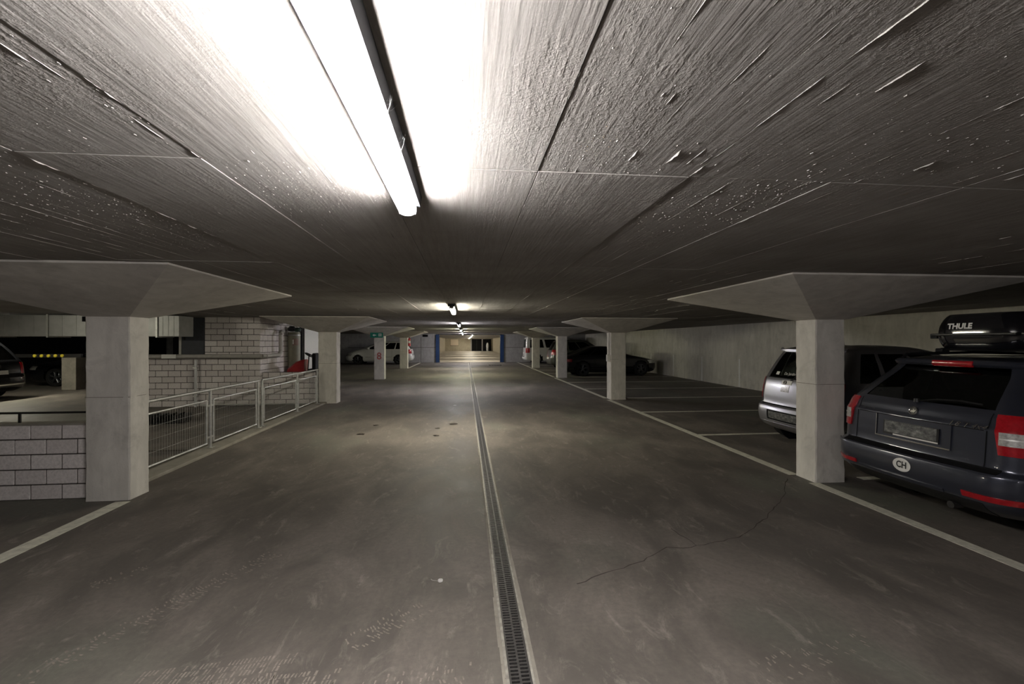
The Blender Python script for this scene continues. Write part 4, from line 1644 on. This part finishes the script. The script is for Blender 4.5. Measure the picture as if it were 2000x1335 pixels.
prof_suv = [(.24, .20, 4.25, .80, .26, .40), (.34, .05, 4.38, .88, .27, .42), (.50, .01, 4.42, .90, .28, .44), (.66, .02, 4.42, .90, .26, .44), (.80, .06, 4.36, .89, .22, .44), (.98, .09, 4.1, .88, .21, .42),
            (1.06, .11, 3.6, .87, .20, .36), (1.14, .14, 3.2, .85, .19, .32), (1.4, .28, 2.75, .77, .18, .28), (1.62, .42, 2.35, .70, .17, .26), (1.69, .5, 2.2, .64, .16, .25), (1.73, .75, 1.9, .5, .14, .2), (1.74, 1.0, 1.6, .3, .1, .1)]
SV = Car('off_road_car', 'dark grey off-road car with bright red tail light between the far right columns', prof_suv, (4.80, 26.6, 0), 0, P_DGREEN, M_GLASSD, rear_win=(1.12, 1.60), front_win=(1.12, 1.60),
         side_win=(1.12, 1.60), wheels=(.85, 3.5), wr=.35, arch=.40, interior=False, detail=.8)
lights(SV, (.85, 1.15), .62)
for yy, zz, cc in ((.45, .80, M_WHITE), (.25, .72, M_YELLOW), (.35, .62, M_GREEN), (.05, .78, M_REDP)):
    SV.ypatch('sticker', yy - .05, yy + .05, zz - .04, zz + .04, .004, cc, nu=2, nz=1, thick=.002)
SV.ypatch('number_plate', -.26, .26, .60, .71, .006, M_WHITE, thick=.005)
seams(SV, (1.25, 2.3), .42, 1.1)

prof_van = [(.22, .16, 4.70, .86, .20, .35), (.32, .03, 4.85, .92, .22, .38), (.55, .0, 4.90, .95, .22, .40), (.58, .06, 4.90, .95, .14, .40), (.85, .07, 4.80, .95, .13, .40), (1.05, .08, 4.5, .945, .13, .38), (1.15, .085, 4.15, .94, .13, .34),
            (1.6, .12, 3.75, .90, .13, .30), (1.85, .16, 3.45, .85, .13, .28), (1.95, .22, 3.2, .78, .13, .28), (1.985, .35, 3.0, .66, .12, .2), (2.0, .7, 2.6, .4, .1, .15)]
VN = Car('white_van', 'white van parked beside the back wall on the right', prof_van, (4.28, 34.2, 0), 0, P_WHITE, M_GLASSD, rear_win=(1.18, 1.80), front_win=(1.2, 1.8), side_win=(1.18, 1.78),
         side_cuts=((2.05, 2.35), (2.40, 2.68), (2.72, 2.95)), wheels=(1.0, 4.0), wr=.33, arch=.38, interior=False, detail=.7, cat='van', rear_u=.9)
lights(VN, (.80, 1.15), .82)
VN.ypatch('rear_bumper', -.90, .90, .36, .55, .012, M_WHITE, thick=.02)
VN.ypatch('bumper_tread', -.70, .70, .50, .545, .016, M_BLACKP, thick=.01)
VN.ypatch('number_plate', -.26, .26, .72, .83, .006, M_WHITE, thick=.005)
seams(VN, (1.7, 3.1), .35, 1.15)

prof_mpv = [(.21, .20, 4.55, .80, .26, .42), (.30, .06, 4.70, .88, .27, .46), (.48, .0, 4.76, .91, .27, .48), (.62, .01, 4.75, .91, .26, .48), (.68, .05, 4.72, .91, .22, .48), (.85, .07, 4.50, .905, .21, .46), (.98, .09, 4.15, .895, .20, .44),
            (1.06, .12, 3.9, .88, .19, .40), (1.12, .16, 3.70, .86, .19, .36), (1.35, .32, 3.1, .79, .18, .30), (1.56, .50, 2.5, .71, .17, .27), (1.62, .56, 2.3, .67, .16, .25), (1.66, .8, 2.0, .54, .14, .2), (1.67, 1.0, 1.8, .3, .1, .1)]
MP = Car('people_carrier', 'white people carrier side-on by the back wall on the left', prof_mpv, (-3.80, 34.0, 0), PI, P_WHITE, M_GLASSD, rear_win=(1.10, 1.55), front_win=(1.11, 1.56), side_win=(1.09, 1.54),
         wheels=(.98, 3.80), wr=.33, arch=.385, interior=False, detail=.8, alloy=M_DALLOY)
lights(MP, (.78, 1.06), .60)
MP.ypatch('number_plate', -.26, .26, .82, .93, .006, M_WHITE, thick=.005)
MP.ypatch('tailgate_gap', -.6, .6, .655, .675, .004, M_VOID, thick=.004)
seams(MP, (1.45, 2.5), .38, 1.05)
MP.mirror(3.05, 1.1, P_WHITE)
for s in (-1, 1):
    MP.patch('roof_rail', lambda z, s=s: s * 2.1, lambda z, s=s: s * 2.8, 1.60, 1.62, 6, 1, .03, M_GALV, thick=.03)
    MP.patch('side_strip', lambda z, s=s: MP.ux(1.5, z, s), lambda z, s=s: MP.ux(3.3, z, s), .52, .54, 8, 1, .012, M_CHROME, thick=.012)

LB = Car('black_car', 'black car seen from behind at the left edge', prof_mpv, (-12.65, 13.8, 0), PI, P_BLACK, M_GLASSD, rear_win=(1.10, 1.5), front_win=(1.1, 1.5), side_win=(1.09, 1.5),
         wheels=(.95, 3.7), wr=.33, arch=.385, interior=False, detail=.7)
lights(LB, (.70, 1.02), .66)
LB.ypatch('number_plate', -.26, .26, .70, .81, .008, M_WHITE, thick=.006)
LB.ypatch('chrome_strip', -.78, .78, .40, .43, .010, M_CHROME, thick=.01)
LB.ypatch('emblem', -.07, .07, .88, .97, .008, M_CHROME, nu=4, thick=.006)

LD = Car('dark_car', 'dark car standing side-on behind the stub post with yellow reflectors', prof_sal, (-11.1, 18.75, 0), PI, P_BLACK, M_GLASSD, rear_win=(1.0, 1.34), front_win=(1.0, 1.34),
         side_win=(.99, 1.33), wheels=(.98, 3.55), wr=.33, arch=.38, interior=False, detail=.7, alloy=M_DALLOY)
lights(LD, (.66, .80), .5)
seams(LD, (1.5, 2.5), .35, .95)

# stub post with guard beam and reflectors, left background
sp = empty('stub_post', (-13.15, 16.75, 0))
tag(sp, 'short concrete stub post carrying a guard beam with yellow reflectors', 'post')
MB().box(-.22, .22, -.20, .20, 0, 1.08).build('post_body', M_KERB, sp, bevel=.012)
gb = MB().box(-3.6, .25, -.05, .05, 1.08, 1.20).build('guard_beam', M_DARKM, sp, bevel=.008)
for i in range(5):
    MB().lathe([(.01, -.085), (.05, -.075), (.055, -.05)], (-1.15 + .21 * i, 0, 1.14), axis='Y', n=12).build('reflector', M_YELLOW, gb, smooth=True)
MB().box(-4.2, -2.4, -.03, .05, .98, 1.06).build('lower_beam', M_PIPE, sp, bevel=.006)
rw = empty('warning_post', (-12.15, 16.35, 0))
tag(rw, 'red and white striped warning post beside the near left column', 'post')
for i in range(5):
    MB().cyl((0, 0, .2 * i), (0, 0, .2 * (i + 1)), .055, n=12).build('post_band', M_WHITE if i % 2 == 0 else M_REDP, rw, smooth=True)
MB().lathe([(.16, 0), (.16, .03), (.08, .06)], (0, 0, 0), n=16).build('post_base', M_BLACKP, rw, smooth=True)

# ------------------------------------------------------------------ signs and small fittings
ex = empty('exit_sign', (-3.71, 19.50, 1.80))
tag(ex, 'green emergency exit sign with white arrow and door on the column', 'sign')
MB().box(-.26, .26, -.03, .008, -.02, .19).build('sign_panel', M_GREEN, ex, bevel=.004)
for x in (-.2, .2):
    MB().cyl((x, -.01, .19), (x, -.01, .415), .006, n=6).build('hanger', M_GALV, ex)
MB().add([(-.17, -.032, .085), (-.09, -.032, .135), (-.09, -.032, .10), (-.02, -.032, .10), (-.02, -.032, .07), (-.09, -.032, .07), (-.09, -.032, .035)], [(0, 1, 2, 3, 4, 5, 6)]).build('sign_arrow', M_WHITE, ex, recalc=False)
db = MB()
for a in ((.08, .10, .03, .15), (.18, .20, .03, .15), (.08, .20, .135, .15)):
    db.box(a[0], a[1], -.033, -.031, a[2], a[3])
db.build('sign_door', M_WHITE, ex)
fg = MB()
fg.lathe([(.001, -.033), (.014, -.033)], (.14, 0, .112), axis='Y', n=10)
fg.box(.125, .155, -.033, -.031, .06, .098)
fg.box(.12, .133, -.033, -.031, .03, .06)
fg.box(.147, .16, -.033, -.031, .035, .065)
fg.build('sign_runner', M_WHITE, ex)
# faded red stencil on that column
vs, fs = text_verts('8', .42, 3, bold=.004)
st8 = MB().add([(x - .0, -.19 - .006, z + .985) for x, z, _ in vs], fs).build('stencil_number', plain('faded_red', (.42, .10, .09), .8, var=.3, scale=25), lcol[2], recalc=False)

sw = empty('switch_box', (3.955, 12.36, 1.06))
tag(sw, 'small white switch box with conduit on the right column', 'switch box')
MB().box(-.05, .03, -.05, .05, 0, .19).build('box_body', M_WHITE, sw, bevel=.006)
MB().box(-.058, -.05, -.025, .025, .05, .13).build('rocker', M_PANELW, sw)
MB().cyl((.012, .0, .19), (.012, .0, .79), .014, n=8).build('conduit', M_PIPE, sw, smooth=True)

ext = empty('fire_extinguisher', (-3.41, 28.05, 1.35))
tag(ext, 'red fire extinguisher hanging on the farthest left column', 'extinguisher')
MB().lathe([(.06, 0), (.075, .02), (.075, .40), (.05, .47), (.025, .49)], (0, 0, 0), n=16).build('cylinder', M_REDP, ext, smooth=True)
MB().lathe([(.025, .49), (.03, .56), (.01, .60)], (0, 0, 0), n=10).build('valve', M_BLACKP, ext, smooth=True)
MB().lathe([(.0765, .18), (.0765, .33)], (0, 0, 0), n=16).build('label_band', M_WHITE, ext, smooth=True)
MB().tube([(.02, -.03, .52), (.09, -.05, .45), (.085, -.05, .2)], .012, 6).build('hose', M_BLACKP, ext)

# litter on the floor
lt = empty('bottle_cap', (-.17, 3.08, 0))
tag(lt, 'small white plastic ring lying on the floor', 'litter')
MB().lathe([(.010, .0), (.0165, .0), (.0165, .010), (.010, .010)], (0, 0, 0), n=16, close=True).build('cap_ring', M_WHITE, lt, smooth=True)
MB().tube([(-.016, 0, .002), (-.035, .004, .003), (-.052, .012, .002), (-.065, .028, .002)], .0018, 5).build('pull_strip', M_PIPE, lt)
M_DRY = plain('dry_leaf', (.035, .025, .018), .9)
LEAFN = ['dark dry leaf scrap lying nearest the left kerb', 'dark scrap on the floor left of the lit patch', 'dark scrap on the floor close to the drain channel',
         'pale-edged dry leaf beside the drain channel', 'small dark fleck between the leaf and the drain', 'light scrap of paper farther up beside the drain']
for (x, y), nm, r in zip([(-1.72, 8.92), (-1.81, 8.10), (-.50, 7.84), (-.25, 8.93), (-.52, 8.49), (-.27, 11.51)], LEAFN, (.06, .07, .06, .10, .05, .06)):
    b = MB()
    ring = []
    for i in range(9):
        t = 2 * PI * i / 9
        ring.append((r * math.cos(t) * random.uniform(.6, 1.1), r * .6 * math.sin(t) * random.uniform(.6, 1.1), .004 + random.uniform(0, .012)))
    vs = ring + [(a, c, z + .002) for a, c, z in ring]
    b.add(vs, [tuple(range(8, -1, -1)), tuple(range(9, 18))] + [(i, (i + 1) % 9, 9 + (i + 1) % 9, 9 + i) for i in range(9)])
    o = b.build('leaf_scrap', M_PIPE if 'paper' in nm else M_DRY)
    o.location = (x, y, 0)
    tag(o, nm, 'litter', 'scraps on the aisle floor')
